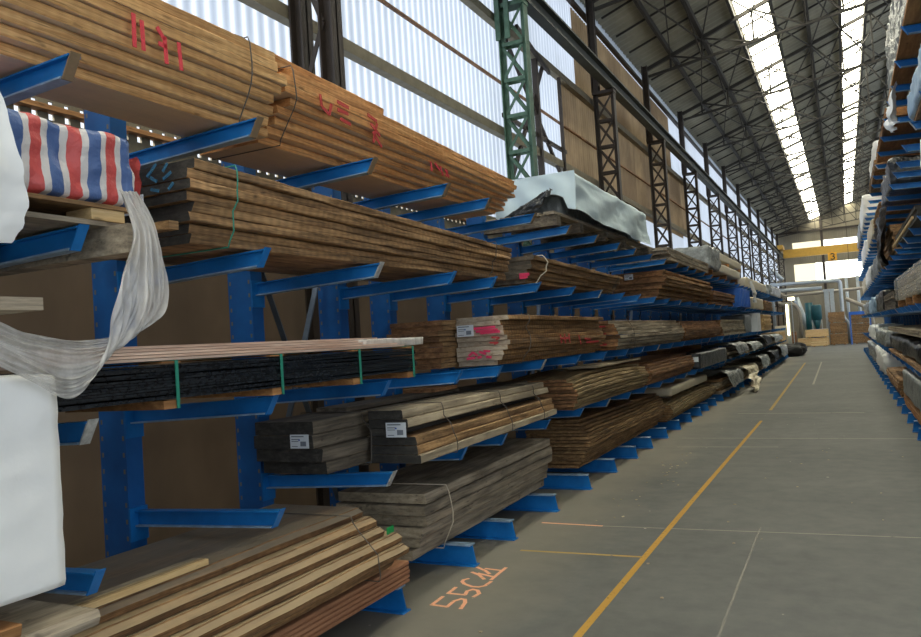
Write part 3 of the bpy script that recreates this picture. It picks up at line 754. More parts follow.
# ---- floor level
A0 = 'wide stepped plank stack nearest the camera'
PA0 = pile(A0, .345, .9, 3.93, -3.25, -2.45, -2.52, 6, .058, ['plank']*5+['planktop'], 'tan', jx=.012, jy=.06, wav=.010, wane=.025, fronts=[-2.46,-2.40,-2.44,-2.49,-2.54,-2.61], y1s=[.0,.03,.05,.0,-.06,-.1])
strap(A0, 3.62, 'thin wire strap round the end of the wide stepped planks', lean=-.04)
g = MB().box(-2.455,-2.448,3.85,3.92,.535,.572).build('paint_spot', M['greenpaint'], PA0[3]); g['label'] = 'green paint spot'
for i, y in enumerate((1.5, 2.5, 3.5)):
    o = MB().box(-3.25,-2.83,y-.04,y+.04,.158,.343).build('bearer', M['darkgrey']); tag(o, 'dark bearer block under the wide stepped planks, %s one' % ['nearest','middle','farthest'][i], 'wood block', 'bearers under the stepped planks')
def deckpack():
    t = empty('decking_pack', (-2.62,2.6,.16), 'reddish brown pack of planed decking boards on the rack foot', 'timber pack')
    for i in range(5):
        for j in range(1):
            o = MB()
            o.prism([(-2.80,.168+.026*i),(-2.515-.002*(i%2),.168+.026*i),(-2.508,.172+.026*i),(-2.508,.188+.026*i),(-2.515,.192+.026*i),(-2.80,.192+.026*i)],1,1.0,4.16+.006*(i%3))
            o.build('decking_board', M['deck'], t)
deckpack()
B0 = 'grey stack of thick boards at floor level'
pile(B0, .16, 4.62, 7.15, -3.35, -2.76, -2.62, 6, .075, 'grey', 'palegrey', taper=1.06, gap=.12, jx=.015, jy=.03, wav=.010, rise=.02, fronts=[-2.74,-2.70,-2.66,-2.63,-2.62,-2.64])
strap(B0, 4.95, 'pale strap round the near end of the thick grey boards', 'whitestrap', .004, lean=-.06, loose=.02)
C0 = 'long brown stack of thin boards at floor level'
pile(C0, .16, 8.3, 12.3, -3.35, -2.74, -2.55, 14, .0385, 'tan', 'tan', jx=.010, jy=.03, gap=.2, taper=.92, wav=.007, fronts=[-2.74,-2.72,-2.70,-2.67,-2.64,-2.62,-2.60,-2.60,-2.61,-2.62,-2.64,-2.66,-2.68,-2.72])
D0 = 'olive bowed stack under a grey wrapped pack'
pile(D0, .16, 12.6, 17.2, -3.1, -2.60, -2.52, 9, .034, 'oliv', 'tan', jx=.010, jy=.03, gap=.18, sag=.04, taper=.95, fronts=[-2.66,-2.62,-2.58,-2.56,-2.55,-2.55,-2.56,-2.58,-2.64])

# ------------------------------------------------------------------ packs near the left edge
def soft(x0, x1, y0, y1, z0, z1, r=.03, amp=.02, fr=4.0, seed=0, nx=10, ny=24, nz=10, sag=0.0, open_bottom=False):
    """box with rounded edges and crumpled faces, as foil round a pack"""
    bm = bmesh.new(); bmesh.ops.create_cube(bm, size=2)
    bmesh.ops.delete(bm, geom=bm.faces[:], context='FACES'); bm.clear()
    idx = {}; faces = []
    def vid(i, j, k):
        if (i,j,k) not in idx: idx[(i,j,k)] = len(idx)
        return idx[(i,j,k)]
    for i in range(nx):
        for j in range(ny):
            if not open_bottom: faces.append((vid(i,j,0),vid(i,j+1,0),vid(i+1,j+1,0),vid(i+1,j,0)))
            faces.append((vid(i,j,nz),vid(i+1,j,nz),vid(i+1,j+1,nz),vid(i,j+1,nz)))
    for i in range(nx):
        for k in range(nz):
            faces.append((vid(i,0,k),vid(i+1,0,k),vid(i+1,0,k+1),vid(i,0,k+1))); faces.append((vid(i,ny,k),vid(i,ny,k+1),vid(i+1,ny,k+1),vid(i+1,ny,k)))
    for j in range(ny):
        for k in range(nz):
            faces.append((vid(0,j,k),vid(0,j,k+1),vid(0,j+1,k+1),vid(0,j+1,k))); faces.append((vid(nx,j,k),vid(nx,j+1,k),vid(nx,j+1,k+1),vid(nx,j,k+1)))
    bm.free()
    C = Vector(((x0+x1)/2,(y0+y1)/2,(z0+z1)/2)); H = Vector(((x1-x0)/2,(y1-y0)/2,(z1-z0)/2))
    vs = [None]*len(idx)
    for (i,j,k), q in idx.items():
        p = Vector((x0+(x1-x0)*i/nx, y0+(y1-y0)*j/ny, z0+(z1-z0)*k/nz)); d = p-C
        inner = Vector([max(-H[a]+r, min(H[a]-r, d[a])) for a in range(3)]); e = d-inner
        if e.length > 1e-6: d = inner+e.normalized()*min(r, e.length)
        nrm = Vector([d[a]/H[a] if abs(d[a]) > H[a]-r*1.2 else 0 for a in range(3)])
        w = noise.noise((p*fr)+Vector((seed*3.3,seed*1.7,0)))*amp*.8 + noise.noise((p*fr*2.7)+Vector((seed,0,seed*2.1)))*amp*.5 + abs(noise.noise((p*fr*1.7)+Vector((0,seed*2.7,seed))))*-amp*.8
        p = C+d
        if k > 0: p = p+nrm*w
        else: p = p+Vector((nrm.x,nrm.y,0))*w
        p.z = max(p.z, z0)
        if sag: p.z -= sag*max(0, 1-abs(d.y/H.y)**2)*(k/nz)
        vs[q] = p
    m = MB(); m.add(vs, faces, 0, True); return m
def pack(name, label, cat, x0, x1, y0, y1, z0, z1, mat, amp=.02, r=.03, fr=4.0, group=None, sag=0, **k):
    SEED[0] += 1
    if x0 < -3: x0 = max(x0, -3.44+amp)
    if x1 > 1.5: x1 = min(x1, 1.70-amp)
    ny = max(8, min(64, int((y1-y0)/.07)))
    o = soft(x0,x1,y0,y1,z0,z1,r,amp,fr,SEED[0],ny=k.get('ny',ny),nx=k.get('nx',8),nz=k.get('nz',8),sag=sag).build(name, M[mat])
    return tag(o, label, cat, group)
def ribbon(path, width, n=40, fold=.02, folds=5, seed=0, nv=18, taper=None):
    """hanging sheet: path of (point, across-vector) pairs, smoothly joined, folded across its width"""
    P = [Vector(p) for p, _ in path]; A = [Vector(a) for _, a in path]
    def cat(L, t):
        i = min(int(t), len(L)-2); f = t-i
        p0 = L[max(i-1,0)]; p1 = L[i]; p2 = L[i+1]; p3 = L[min(i+2,len(L)-1)]
        return .5*((2*p1)+(p2-p0)*f+(2*p0-5*p1+4*p2-p3)*f*f+(3*p1-p0-3*p2+p3)*f**3)
    m = MB()
    def fn(u, v):
        t = u*(len(P)-1); c = cat(P, t); a = cat(A, t); d = (cat(P, min(t+.02,len(P)-1))-cat(P, max(t-.02,0)))
        nrm = d.cross(a); nrm = nrm.normalized() if nrm.length > 1e-9 else Vector((1,0,0))
        w = fold*.5*math.sin(folds*2*math.pi*(v+.35*noise.noise((u*2.2,v*2.5,seed))))+fold*1.5*noise.noise((v*9,u*3.5,seed))+fold*.6*noise.noise((v*22,u*9,seed))
        e = .02*noise.noise((u*9,seed*2.0,v*2))
        return c+a*(v-.5+e)+nrm*w
    return m.grid(fn, n, nv)

# white wrapped pack on the lowest arms, at the left edge of the picture
o = pack('wrapped_pack', 'white foil wrapped pack on the first shelf at the left edge', 'wrapped pack', -3.4,-2.43,.3,1.79,.868,1.595,'whitewrap',amp=.006,r=.012,fr=6,nx=16,nz=30,ny=40)
# white sheeted pack above it on shelf three
o = pack('wrapped_pack', 'pale plastic covered pack on the third shelf at the left edge', 'wrapped pack', -3.4,-2.38,.3,1.40,2.145,2.58,'whitewrap',amp=.03,r=.06,fr=5,nx=14,nz=12)
ribbon([((-2.345,1.20,2.56),(0,.74,0)),((-2.33,1.235,2.30),(0,.76,0)),((-2.34,1.27,2.12),(0,.76,.03)),((-2.36,1.25,1.99),(0,.70,.05))],1,24,.012,3,21,24).build('plastic_skirt', M['whitewrap'], o)
# striped tarpaulin pack on its pallet
t = empty('striped_tarpaulin_pack', (-2.9,1.8,2.2), 'red white and blue striped tarpaulin pack on a wooden pallet', 'wrapped pack')
soft(-3.4,-2.50,1.47,2.235,2.226,2.515,.04,.022,6,77,nx=16,ny=40,nz=16).build('tarpaulin', M['striped'], t)
ribbon([((-2.70,2.275,2.45),(.32,0,.0)),((-2.68,2.28,2.36),(.30,0,0)),((-2.66,2.275,2.25),(.22,0,0))],1,14,.008,3,5).build('tarpaulin_flap', M['striped'], t)
t = empty('pallet', (-2.9,1.8,2.0), 'grey wooden pallet with a thick end bearer under the striped pack', 'pallet')
MB().box(-3.4,-2.50,1.47,2.20,2.207,2.223).build('deck_board', M['tan'], t)
for x in (-3.3,-2.95,-2.58): MB().box(x-.07,x+.07,2.02,2.17,2.162,2.206).build('spacer_block', M['pine'], t)
for x in (-3.3,-2.95): MB().box(x-.07,x+.07,1.77,1.88,2.162,2.206).build('spacer_block', M['pine'], t)
MB().box(-3.4,-2.52,1.47,2.19,2.142,2.161).build('deck_board', M['grey'], t)
MB().box(-3.45,-2.405,2.09,2.19,2.03,2.141).build('bearer', M['grey'], t)
MB().box(-3.45,-2.95,1.78,1.86,2.03,2.141).build('bearer', M['grey'], t)
# loose plank ends
o = MB().box(-3.3,-2.28,1.5,1.64,1.795,1.835).build('timber_plank', M['grey']); tag(o, 'grey plank end poking out above the white wrapped pack', 'plank')
for i,(x,y) in enumerate(((-3.2,1.55),(-2.7,1.5))):
    o = MB().box(x-.05,x+.05,y-.05,y+.05,1.70 if 0 else 1.668,1.794).build('wood_block', M['grey']); tag(o, '%s block carrying the grey plank end' % ['rear','front'][i], 'wood block')
o = MB().box(-3.3,-2.42,2.31,2.36,2.145,2.18).build('timber_batten', M['tan']); tag(o, 'small batten end beside the thick pallet bearer', 'batten')
# clear plastic sheet hanging in a swag
A_ = (0,.16,.02)
o = ribbon([((-2.36,2.06,2.25),(.02,.06,.0)),((-2.33,2.10,2.10),(0,.11,.02)),((-2.33,2.09,1.92),(0,.22,.02)),((-2.34,2.06,1.77),(0,.24,.06)),((-2.37,1.97,1.655),(0,.16,.14)),((-2.38,1.82,1.60),(0,.04,.20)),((-2.38,1.66,1.645),(0,-.03,.17)),((-2.38,1.50,1.72),(0,-.04,.16)),((-2.38,1.30,1.80),(0,-.04,.16))],1,90,.016,9,3,60).build('plastic_sheet', M['clear'])
tag(o, 'clear crumpled plastic sheet hanging in a swag from the striped pack', 'plastic sheet')
# black strip bundle with pale strips on top
t = empty('strip_bundle', (-2.8,3.0,1.41), 'bundle of thin black strips with green straps on the second shelf', 'timber pack')
for i in range(14):
    z = 1.452+.0105*i
    for j in range(2):
        m = MB(); xf = -2.505+R.uniform(-.012,.008)-.0*j; a = 1.83+R.uniform(-.02,.02); b = 4.40+R.uniform(-.03,.02)
        xb0, xb1 = ((-2.80,xf) if j == 0 else (-3.1,-2.81))
        n = 16; ph = R.uniform(0,6)
        m.grid(lambda u, v: (xb0+(xb1-xb0)*v, a+(b-a)*u, z+.0085+.003*math.sin(u*9+ph)), n, 1, smooth=False)
        m.grid(lambda u, v: (xb0+(xb1-xb0)*v, a+(b-a)*u, z+.003*math.sin(u*9+ph)), n, 1, smooth=False)
        m.grid(lambda u, v: (xb1, a+(b-a)*u, z+.0085*v+.003*math.sin(u*9+ph)), n, 1, smooth=False)
        m.grid(lambda u, v: (xb0+(xb1-xb0)*u, a, z+.0085*v+.003*math.sin(ph)), 1, 1, smooth=False)
        m.build('strip', M['black'], t)
for y in (2.36,3.03,3.72,4.33):
    MB().box(-3.1,-2.50,y-.05,y+.03,1.4135,1.449).build('bearer', M['bearer'], t)
    MB().box(-3.1,-2.50,y-.05,y+.05,1.602,1.609).build('top_slat', M['bearer'], t)
    m = MB(); zz = [1.411,1.61]; m.box(-2.4945,-2.489,y+.012,y+.026,1.4135,1.612); m.box(-3.11,-2.489,y+.012,y+.026,1.6105,1.613)
    m.build('strap', M['greenstrap'], t)
t = empty('strip_bundle', (-2.8,3.0,1.614), 'pale pinkish strips in clear film lying on the black bundle', 'timber pack')
for i in range(5):
    z = 1.614+.0135*i
    MB().box(-2.98-.04*i+.1,-2.515-.03*i,1.84,4.28-.03*i,z,z+.011).build('strip', M['palestrip'], t)
o = soft(-3.05,-2.56,3.9,4.62,1.617,1.672,.01,.006,9,55,nx=6,ny=16,nz=4).build('film', M['clear'], t)

# pale packs and tarpaulin on shelf four
t = empty('tarpaulin_pack', (-3.1,9.5,2.9), 'pale blue grey tarpaulin over a pallet load on the highest shelf', 'wrapped pack')
def tarp():
    x0,x1,y0,y1,z0,z1 = -3.46,-2.58,8.22,11.8,2.975,3.43
    nx, ny = 18, 44
    def fn(u, v):
        # u runs along the pack, v across it: down the back, over the top, down the front
        y = y0+(y1-y0)*u
        s = v*3
        if s < 1: x, z = x0, z0+(z1-z0)*s
        elif s < 2: x, z = x0+(x1-x0)*(s-1), z1
        else:
            x = x1; low = z0-.0-.06*u+.10*max(0,math.sin(u*11+1))*(.35 if u < .45 else .1); z = z1+(low-z1)*(s-2)
        w = .034*noise.noise((y*1.6,s*2.2,3))+.014*noise.noise((y*4+s*3,s*6,1))+.02*math.sin(y*4+s*6+2*noise.noise((y,s,0)))*max(0,s-2)
        return (x+(w if s > 2 or s < 1 else 0)+(.03*max(0,s-2)), y, z+(w if 1 <= s <= 2 else 0)-.05*u*(1 if 1<=s<=2 else (s if s<1 else 3-s)))
    m = MB(); m.grid(fn, 44, 36)
    def end(u, v):
        x = x0-.03+(x1-x0+.075)*u; low = z0+.0+.22*max(0,math.sin((u-.35)*4.5))*(1 if u < .9 else .3)
        z = z1+(low-z1)*v
        return (x, y0-.012-.03*v+(.035*noise.noise((x*4,z*4,7))+.02*math.sin(x*16+z*9))*min(1,v*3), z)
    m.grid(end, 22, 14)
    def endf(u, v):
        x = x0+(x1-x0)*u; z = z1-.05+(z0+.01-z1+.05)*v
        return (x, y1+.02*noise.noise((x*4,z*4,9))*v, z)
    m.grid(endf, 10, 6)
    m.build('tarpaulin', M['greytarp'], t, fix=False)
tarp()
soft(-3.40,-2.76,8.4,11.4,2.98,3.25,.03,.01,3,31).build('load', M['greyfilm'], t)
ribbon([((-2.84,8.13,3.22),(.14,0,.05)),((-3.0,8.08,3.11),(.36,0,.10)),((-3.18,8.04,3.0),(.56,0,.12)),((-3.30,8.03,2.965),(.60,0,.02))],1,22,.03,5,8,26).build('plastic_film', M['blackfilm'], t)
t = empty('pallet', (-3.1,9.5,2.8), 'long dark pallet with cross bearers under the pale tarpaulin', 'pallet')
for i in range(5): 
    x = -3.39+.168*i; MB().box(x-.06,x+.06,7.8,12.6,2.915,2.945).build('deck_board', M['grey'], t)
for y in (7.9,8.7,9.7,10.7,12.2): MB().box(-3.5,-2.645,y-.06,y+.06,2.797,2.913).build('bearer', M['darkgrey'], t)
pile('low grey plank stack beyond the pale tarpaulin', 2.797, 13.3, 17.6, -3.6, -2.6, -2.62, 4, .055, 'grey', jx=.05, jy=.15)
Y0 = 17.7
t = empty('wrapped_pack', (-3.1,20,2.8), 'white wrapped timber packs on a pallet beyond the tarpaulin on the highest shelf', 'wrapped pack')
for i,(z0,z1,a,b) in enumerate(((2.93,3.16,17.8,23.5),(3.26,3.47,18.1,24.5))):
    soft(-3.46,-2.58-.06*i,a,b,z0,z1,.03,.012,3,40+i).build('wrapped_bundle', M['cream'], t)
    for y in (a+.6,(a+b)/2,b-.6): MB().box(-3.46,-2.6,y-.05,y+.05,z0-.1 if i else 2.797,z0-.004).build('bearer', M['bearer'], t)
soft(-3.49,-2.53,17.7,19.2,2.925,3.44,.05,.04,5,44).build('plastic_film', M['silverfilm'], t)
o = pack('wrapped_pack','long cream wrapped pack far along the highest shelf','wrapped pack',-3.6,-2.6,25.5,32,2.8,3.12,'cream')
o = pack('wrapped_pack','silvery film covered pack at the far end of the highest shelf','wrapped pack',-3.6,-2.55,33,38.5,2.8,3.2,'silverfilm',amp=.05)
o = ribbon([((-2.46,25.1,2.95),(0,.8,0)),((-2.40,25.1,2.6),(0,.7,0)),((-2.40,25.1,2.3),(0,.35,0))],1,14,.05,3,4,14).build('plastic_sheet', M['whitewrap']); tag(o, 'torn white sheet hanging down from the highest shelf far along', 'plastic sheet')
# blue crate and things far along the shelves
m = MB(); m.box(-3.4,-2.5,22.2,24.6,2.146,2.65)
for i in range(7): m.box(-2.5,-2.47,22.25+i*.36,22.33+i*.36,2.15,2.64)
o = m.build('crate', M['bluegloss']); tag(o, 'bright blue ribbed crate on the third shelf', 'crate')
o = pack('wrapped_pack','brown pallet load on the third shelf beyond the blue crate','wrapped pack',-3.4,-2.5,25.6,29,2.142,2.5,'cream')
pile('small tan stack far along the third shelf', 2.142, 29.8, 33, -3.4, -2.55, -2.5, 5, .07, 'tan', jx=.03)
for i in range(2):
    o = MB().box(-3.2,-2.45,26.0,27.0,1.416+.291*i,1.705+.291*i).build('carton', M['paper']); tag(o, '%s white carton on the second shelf' % ['lower','upper'][i], 'box', 'white cartons')
pile('pale slatted stack far along the second shelf', 1.418, 28.5, 31.5, -3.3, -2.5, -2.5, 7, .08, 'pine', jx=.04, jy=.1)
o = pack('wrapped_pack','grey film pack on the second shelf by the brown stack','wrapped pack',-3.3,-2.6,24.0,25.7,1.412,1.95,'greyfilm',amp=.03)
# first shelf beyond the orange brown stack
for i, (xa, xb, lab) in enumerate(((-2.53,-2.06,'front'),(-2.98,-2.56,'rear'))):
    pass
t1 = pack('wrapped_pack','black film wrapped pack with two paper labels on the first shelf','wrapped pack',-3.0,-2.46,15.0,18.6,.858,1.16,'blackfilm',amp=.02)
for i, x in enumerate((-2.95,-2.68)):
    m = MB(); m.box(x,x+.19,14.955,14.972,1.0,1.09); q = m.build('paper_label', M['paper'], t1); q['label'] = 'white paper label'
pile('brown stack behind the black labelled pack', .858, 15.2, 18.8, -3.5, -3.05, -3.05, 7, .055, 'rust', jx=.02)
def draped(desc, y0, y1, z0, n, th, mat, film, xf=-2.5, low=.12, lab=None):
    """loose boards with a torn sheet of film thrown over the aisle side"""
    pile(desc, z0, y0, y1, -3.4, xf-.03, xf-.06, n, th, mat, jx=.05, jy=.2, gap=.14, wav=.012)
    top = z0+n*th+.012
    ya, yb = y0+.15*(y1-y0), y1-.1*(y1-y0); h = (yb-ya)
    SEED[0] += 1
    o = ribbon([((-3.2,(ya+yb)/2,top+.07),(0,h,0)),((-2.8,(ya+yb)/2,top+.08),(0,h,0)),((xf+.06,(ya+yb)/2,top+.08),(0,h,0)),((xf+.16,(ya+yb)/2,z0+n*th*.55),(0,h*.9,.03)),((xf+.17,(ya+yb)/2,z0+low),(0,h*.75,.06))],1,26,.035,6,SEED[0],40).build('plastic_sheet', M[film])
    tag(o, lab, 'plastic sheet', 'sheets draped over far loads')
draped('dark loose stack beyond the black labelled pack', 19.2, 22.4, .858, 4, .055, ['blacktimber','grey','darkgrey','grey'], 'greyfilm', lab='grey film draped over the dark loose stack on the first shelf')
draped('flat grey stack far along the first shelf', 22.8, 26.0, .858, 3, .05, ['grey','palegrey','grey'], 'silverfilm', lab='silvery film draped over the flat grey stack on the first shelf')
draped('black stack far along the first shelf', 26.4, 29.6, .858, 5, .06, 'blacktimber', 'blackfilm', lab='black film draped over the black stack on the first shelf')
draped('pale stack far along the first shelf', 30.2, 35.0, .858, 4, .06, 'palegrey', 'silverfilm', lab='silvery film over the pale stack far along the first shelf')
pile('slatted tan stack ending the first shelf',   .858, 36, 39, -3.3, -2.5, -2.5, 5, .08, 'pine', jx=.03)
# floor level beyond the olive stack
o = pack('wrapped_pack','pale grey wrapped pack lying on the olive bowed stack','wrapped pack',-3.05,-2.56,12.75,16.3,.55,.70,'cream',amp=.012,r=.05)
for i,y in enumerate((12.9,14.4,15.5)):
    m = MB().box(-3.05,-2.62,y-.04,y+.04,.515,.549); q = m.build('bearer', M['darkgrey']); tag(q, '%s bearer between the grey pack and the olive stack' % ['near','middle','far'][i], 'wood block')
draped('grey brown stack under a torn film', 17.7, 20.7, .16, 5, .065, ['grey','tan','palegrey','grey','tan'], 'greyfilm', lab='torn grey film on the grey brown stack at floor level')
draped('pale stack with a trailing sheet', 21.2, 24.4, .16, 4, .06, 'palegrey', 'cream', lab='pale crumpled film on the stack with a trailing sheet')
draped('grey stack in the middle of the far row', 25, 28.4, .16, 6, .06, 'grey', 'silverfilm', lab='silvery film on the grey stack in the middle of the far row')
draped('black stack at floor level far along', 29.4, 32.4, .16, 6, .065, 'blacktimber', 'blackfilm', lab='black film over the black stack at floor level far along')
draped('last grey stack at floor level', 33, 37.8, .16, 7, .065, 'grey', 'silverfilm', lab='silvery film over the last grey stack at floor level')
o = ribbon([((-2.18,21.0,.42),(0,1.6,0)),((-2.12,20.6,.25),(0,1.5,.1)),((-2.02,20.4,.07),(0,1.0,.1))],1,12,.08,3,6,16).build('plastic_sheet', M['cream']); tag(o, 'torn pale sheet trailing onto the floor by the left rack', 'plastic sheet')
o = pack('waste_heap','black heap on the floor past the end of the left rack','heap',-2.9,-1.85,40.5,43.5,0,.55,'darkrubber',amp=.2,r=.25,fr=1.5)
# bits lying at the left edge near the camera
b = board('timber_board', 1.07, 1.90, -2.95, -2.42, lambda y: .700, lambda y: .755, [M['grey'],M['grey']], .012, seed=330, wane=.01); tag(b, 'grey board with chipped edge on the stepped planks at the left edge', 'board')
b = board('timber_board', 1.07, 1.62, -2.9, -2.43, lambda y: .758, lambda y: .80, [M['bearer'],M['bearer']], .004, seed=331); tag(b, 'brown board on the chipped grey one under the white pack', 'board')
for i,(a,z,mt) in enumerate(((-2.66,.700,'pine'),(-2.70,.721,'oliv'),(-2.74,.742,'pine'))):
    pass
t = empty('batten_pack', (-2.65,2.2,.70), 'pale pine battens with a green one lying on the stepped planks', 'batten pack')
for x0,x1,mt in ((-2.655,-2.635,'oliv'),(-2.700,-2.658,'palegrey'),(-2.632,-2.612,'pine')):
    MB().box(x0,x1,1.92,2.62,.697,.722).build('batten', M[mt], t)

# ------------------------------------------------------------------ right hand rack
RL = [.9, 1.74, 2.62, 3.6, 4.6]
RC = [[8.1,9.3,10.5,11.6,12.4]]
for k in range(5): RC.append([13.45+6.4*k+1.3*j for j in range(5)])
for k, c in enumerate(RC):
    rack('tall blue cantilever rack on the right, %s bay from the camera' % names[k], c, RL, .75, 1.75, top=6.0, group='blue cantilever racks on the right')
def rpack(label, y0, y1, z0, z1, mat, xf=.72, xb=1.7, amp=.03, r=.05, fr=3, sag=0): return pack('wrapped_pack', label, 'wrapped pack', xf, xb, y0, y1, z0, z1, mat, amp=amp, r=r, fr=fr, sag=sag)
# highest shelf
t = empty('timber_pack', (1.2,10.4,4.6), 'silvery film wrapped timber pack on the highest right hand shelf', 'timber pack')
for i in range(4):
    MB().box(.76+.25*i,.985+.25*i,8.0,12.5,4.608,4.65).build('bottom_board', M['bearer'], t)
soft(.77,1.70,7.9,12.3,4.655,5.42,.04,.03,6,91,nx=8,ny=60,nz=18).build('film', M['greyfilm'], t)
pile('brown stack beyond the silvery right hand pack', 4.608, 13.4, 17.2, 1.7, .76, .76, 3, .05, 'bearer', jx=.02)
pile('brown boards on the highest right hand shelf', 4.608, 18.0, 21.4, 1.7, .76, .76, 3, .07, 'brown', jx=.01)
rpack('white wrapped pack standing high on the right', 18.1, 21.2, 4.83, 5.25, 'whitewrap', xf=.78)
rpack('white wrapped pack far along the highest right hand shelf', 26.2, 31, 4.608, 5.3, 'whitewrap')
rpack('dark pack at the far end of the highest right hand shelf', 32.6, 38, 4.608, 5.2, 'greyfilm')
# shelf four
rpack('light blue tarpaulin pack on the fourth right hand shelf', 6.6, 9.6, 3.66, 3.97, 'bluetarp', xf=.76, amp=.03)
pile('brown boards under the light blue tarpaulin', 3.608, 6.6, 9.5, 1.7, .80, .80, 1, .045, 'brown', jx=.01)
o = ribbon([((.72,10.75,4.28),(0,1.2,0)),((.68,10.7,4.1),(0,1.1,.03)),((.67,10.7,3.95),(0,.9,.03)),((.68,10.6,3.84),(0,.8,.05))],1,16,.05,3,14,16).build('plastic_sheet', M['whitewrap']); tag(o, 'white plastic sheet hanging below the silvery pack on the right', 'plastic sheet')
rpack('black film pack on the fourth right hand shelf', 13.6, 16.2, 3.608, 4.05, 'blackfilm', xf=.76, amp=.05)
pile('brown boards on the fourth right hand shelf', 3.608, 17, 20.4, 1.7, .74, .76, 4, .055, 'brown', jx=.02)
rpack('cream wrapped pack far along the fourth right hand shelf', 22, 26, 3.608, 4.1, 'cream', xf=.76)
rpack('white wrapped pack ending the fourth right hand shelf', 29, 35, 3.608, 4.2, 'whitewrap', xf=.76)
# shelf three
rpack('white crumpled pack on the third right hand shelf', 7.6, 9.2, 2.628, 3.4, 'whitewrap', xf=.80, amp=.05)
pile('dark boards on the third right hand shelf', 2.628, 9.6, 13.3, 1.7, .76, .76, 3, .05, 'blacktimber', jx=.01)
b = MB().box(.715,.735,9.6,13.3,2.632,2.66).build('edge_batten', M['pine']); tag(b, 'pale batten along the front edge of the dark right hand boards', 'batten')
o = ribbon([((.72,15.6,3.45),(0,1.9,0)),((.66,15.5,3.1),(0,1.8,.1)),((.64,15.2,2.75),(0,1.1,.1)),((.66,15.1,2.5),(0,.5,.1))],1,18,.06,3,17,16).build('plastic_sheet', M['blackfilm']); tag(o, 'black plastic sheet hanging over the third right hand shelf', 'plastic sheet')
pile('brown stack behind the black hanging sheet', 2.628, 14.5, 19.2, 1.7, .80, .78, 8, .06, 'brown', jx=.02)
rpack('grey film pack far along the third right hand shelf', 20.4, 25.4, 2.628, 3.1, 'greyfilm', amp=.06, xf=.78)
rpack('white torn pack far along the third right hand shelf', 26.5, 31.5, 2.628, 3.2, 'whitewrap', amp=.1, xf=.78)
rpack('cream pack ending the third right hand shelf', 33, 38, 2.628, 3.2, 'cream', xf=.78)
# shelf two
t = empty('timber_pack', (1.2,11.3,1.75), 'pack of pale strips in clear film on the second right hand shelf', 'timber pack')
for i in range(5): MB().box(.80,1.66,9.0,14.4+.04*(i%3),1.85+.065*i,1.91+.065*i).build('strip_layer', M['palegrey'], t)
for y in (9.7,11,12.2,13.9): MB().box(.76,1.7,y-.05,y+.05,1.748,1.848).build('bearer', M['bearer'], t)
soft(.75,1.70,8.9,14.5,1.85,2.20,.03,.015,7,93,ny=40,nz=12).build('film', M['clearthin'], t)
pile('dark stack on the second right hand shelf', 1.748, 14.9, 18.8, 1.7, .78, .76, 5, .06, 'darkgrey', 'blacktimber', jx=.02)
rpack('black pack on the second right hand shelf', 19.7, 24, 1.748, 2.2, 'blackfilm', amp=.05, xf=.78)
rpack('white torn pack far along the second right hand shelf', 25.6, 30.5, 1.748, 2.2, 'bluetarp', amp=.08, xf=.78)
rpack('silvery pack ending the second right hand shelf', 32, 38, 1.748, 2.2, 'silverfilm', amp=.08, xf=.78)
# shelf one
rpack('long black sheeted pack on the first right hand shelf', 9.0, 18.4, .96, 1.26, 'blackfilm', xf=.80, amp=.05, r=.1)
pile('tan boards under the long black sheeted pack', .908, 8.8, 18.6, 1.7, .77, .77, 1, .045, 'tan', jx=.004)
pile('pale planks on the black sheeted right hand pack', 1.33, 11.0, 18.6, 1.62, .80, .78, 2, .04, 'palegrey', jx=.03)
rpack('silvery torn pack on the first right hand shelf', 20.5, 26, .908, 1.3, 'silverfilm', amp=.08, xf=.78)
rpack('white torn pack on the first right hand shelf', 27.2, 33, .908, 1.35, 'whitewrap', amp=.08, xf=.78)
# floor level
rpack('grey wrapped block at floor level on the right', 10.2, 14.5, .36, .765, 'greyfilm', xf=.76, amp=.025, r=.05)
pile('brown boards under the grey wrapped block', .16, 9.8, 14.9, 1.7, .80, .78, 3, .062, 'bearer', jx=.02)
pile('brown boards at floor level beyond the grey block', .16, 16, 20.4, 1.7, .80, .78, 6, .05, 'brown', jx=.03)
rpack('white foil pack at floor level far along the right', 21.5, 27, .17, .74, 'whitewrap', xf=.76, amp=.08, r=.1)
rpack('silvery pack at floor level far along the right', 28.4, 36, .16, .7, 'silverfilm', xf=.78, amp=.08, r=.1)

# ------------------------------------------------------------------ far end of the hall
DY = [58.3]
def duct(label, pts, r, mat='duct', n=12):
    # round the corners
    DY[0] += .42; q = DY[0]/pts[0][1]; P = [Vector((p[0]*q, p[1]*q, max(0, 1.6+(p[2]-1.6)*q) if p[2] > 0 else 0)) for p in pts]; out = [P[0]]
    for a, b, c in zip(P, P[1:], P[2:]):
        d1 = (a-b).normalized(); d2 = (c-b).normalized(); q = min(r*2.2, (a-b).length/2, (c-b).length/2)
        for k in range(7):
            t = k/6; out.append((b+d1*q)*(1-t)**2+b*2*t*(1-t)+(b+d2*q)*t*t)
    out.append(P[-1])
    m = MB(); m.tube(out, r, n); return tag(m.build('duct', M[mat]), label, 'duct', 'ducts across the far end')
duct('uppermost horizontal grey duct across the far end, bending down at its right', [(-4.0,52,4.05),(-.1,52,4.0),(-.1,52,1.8),(.18,52,1.4),(.18,52,0)], .12)
duct('second horizontal grey duct just below the uppermost one', [(-3.9,51.5,0),(-3.9,51.5,3.65),(-1.1,51.5,3.6)], .13)
duct('long beige pipe running below the grey ducts', [(-3.45,50.8,3.5),(-3.2,50.8,3.25),(2.5,50.8,3.42),(2.5,50.8,0)], .11, 'pipe')
duct('lower beige pipe sloping down at the left of the far end', [(-3.85,50,3.2),(-3.4,50,2.75),(-2.6,50,2.75),(-2.35,50,2.2),(-2.35,50,0)], .13, 'pipe')
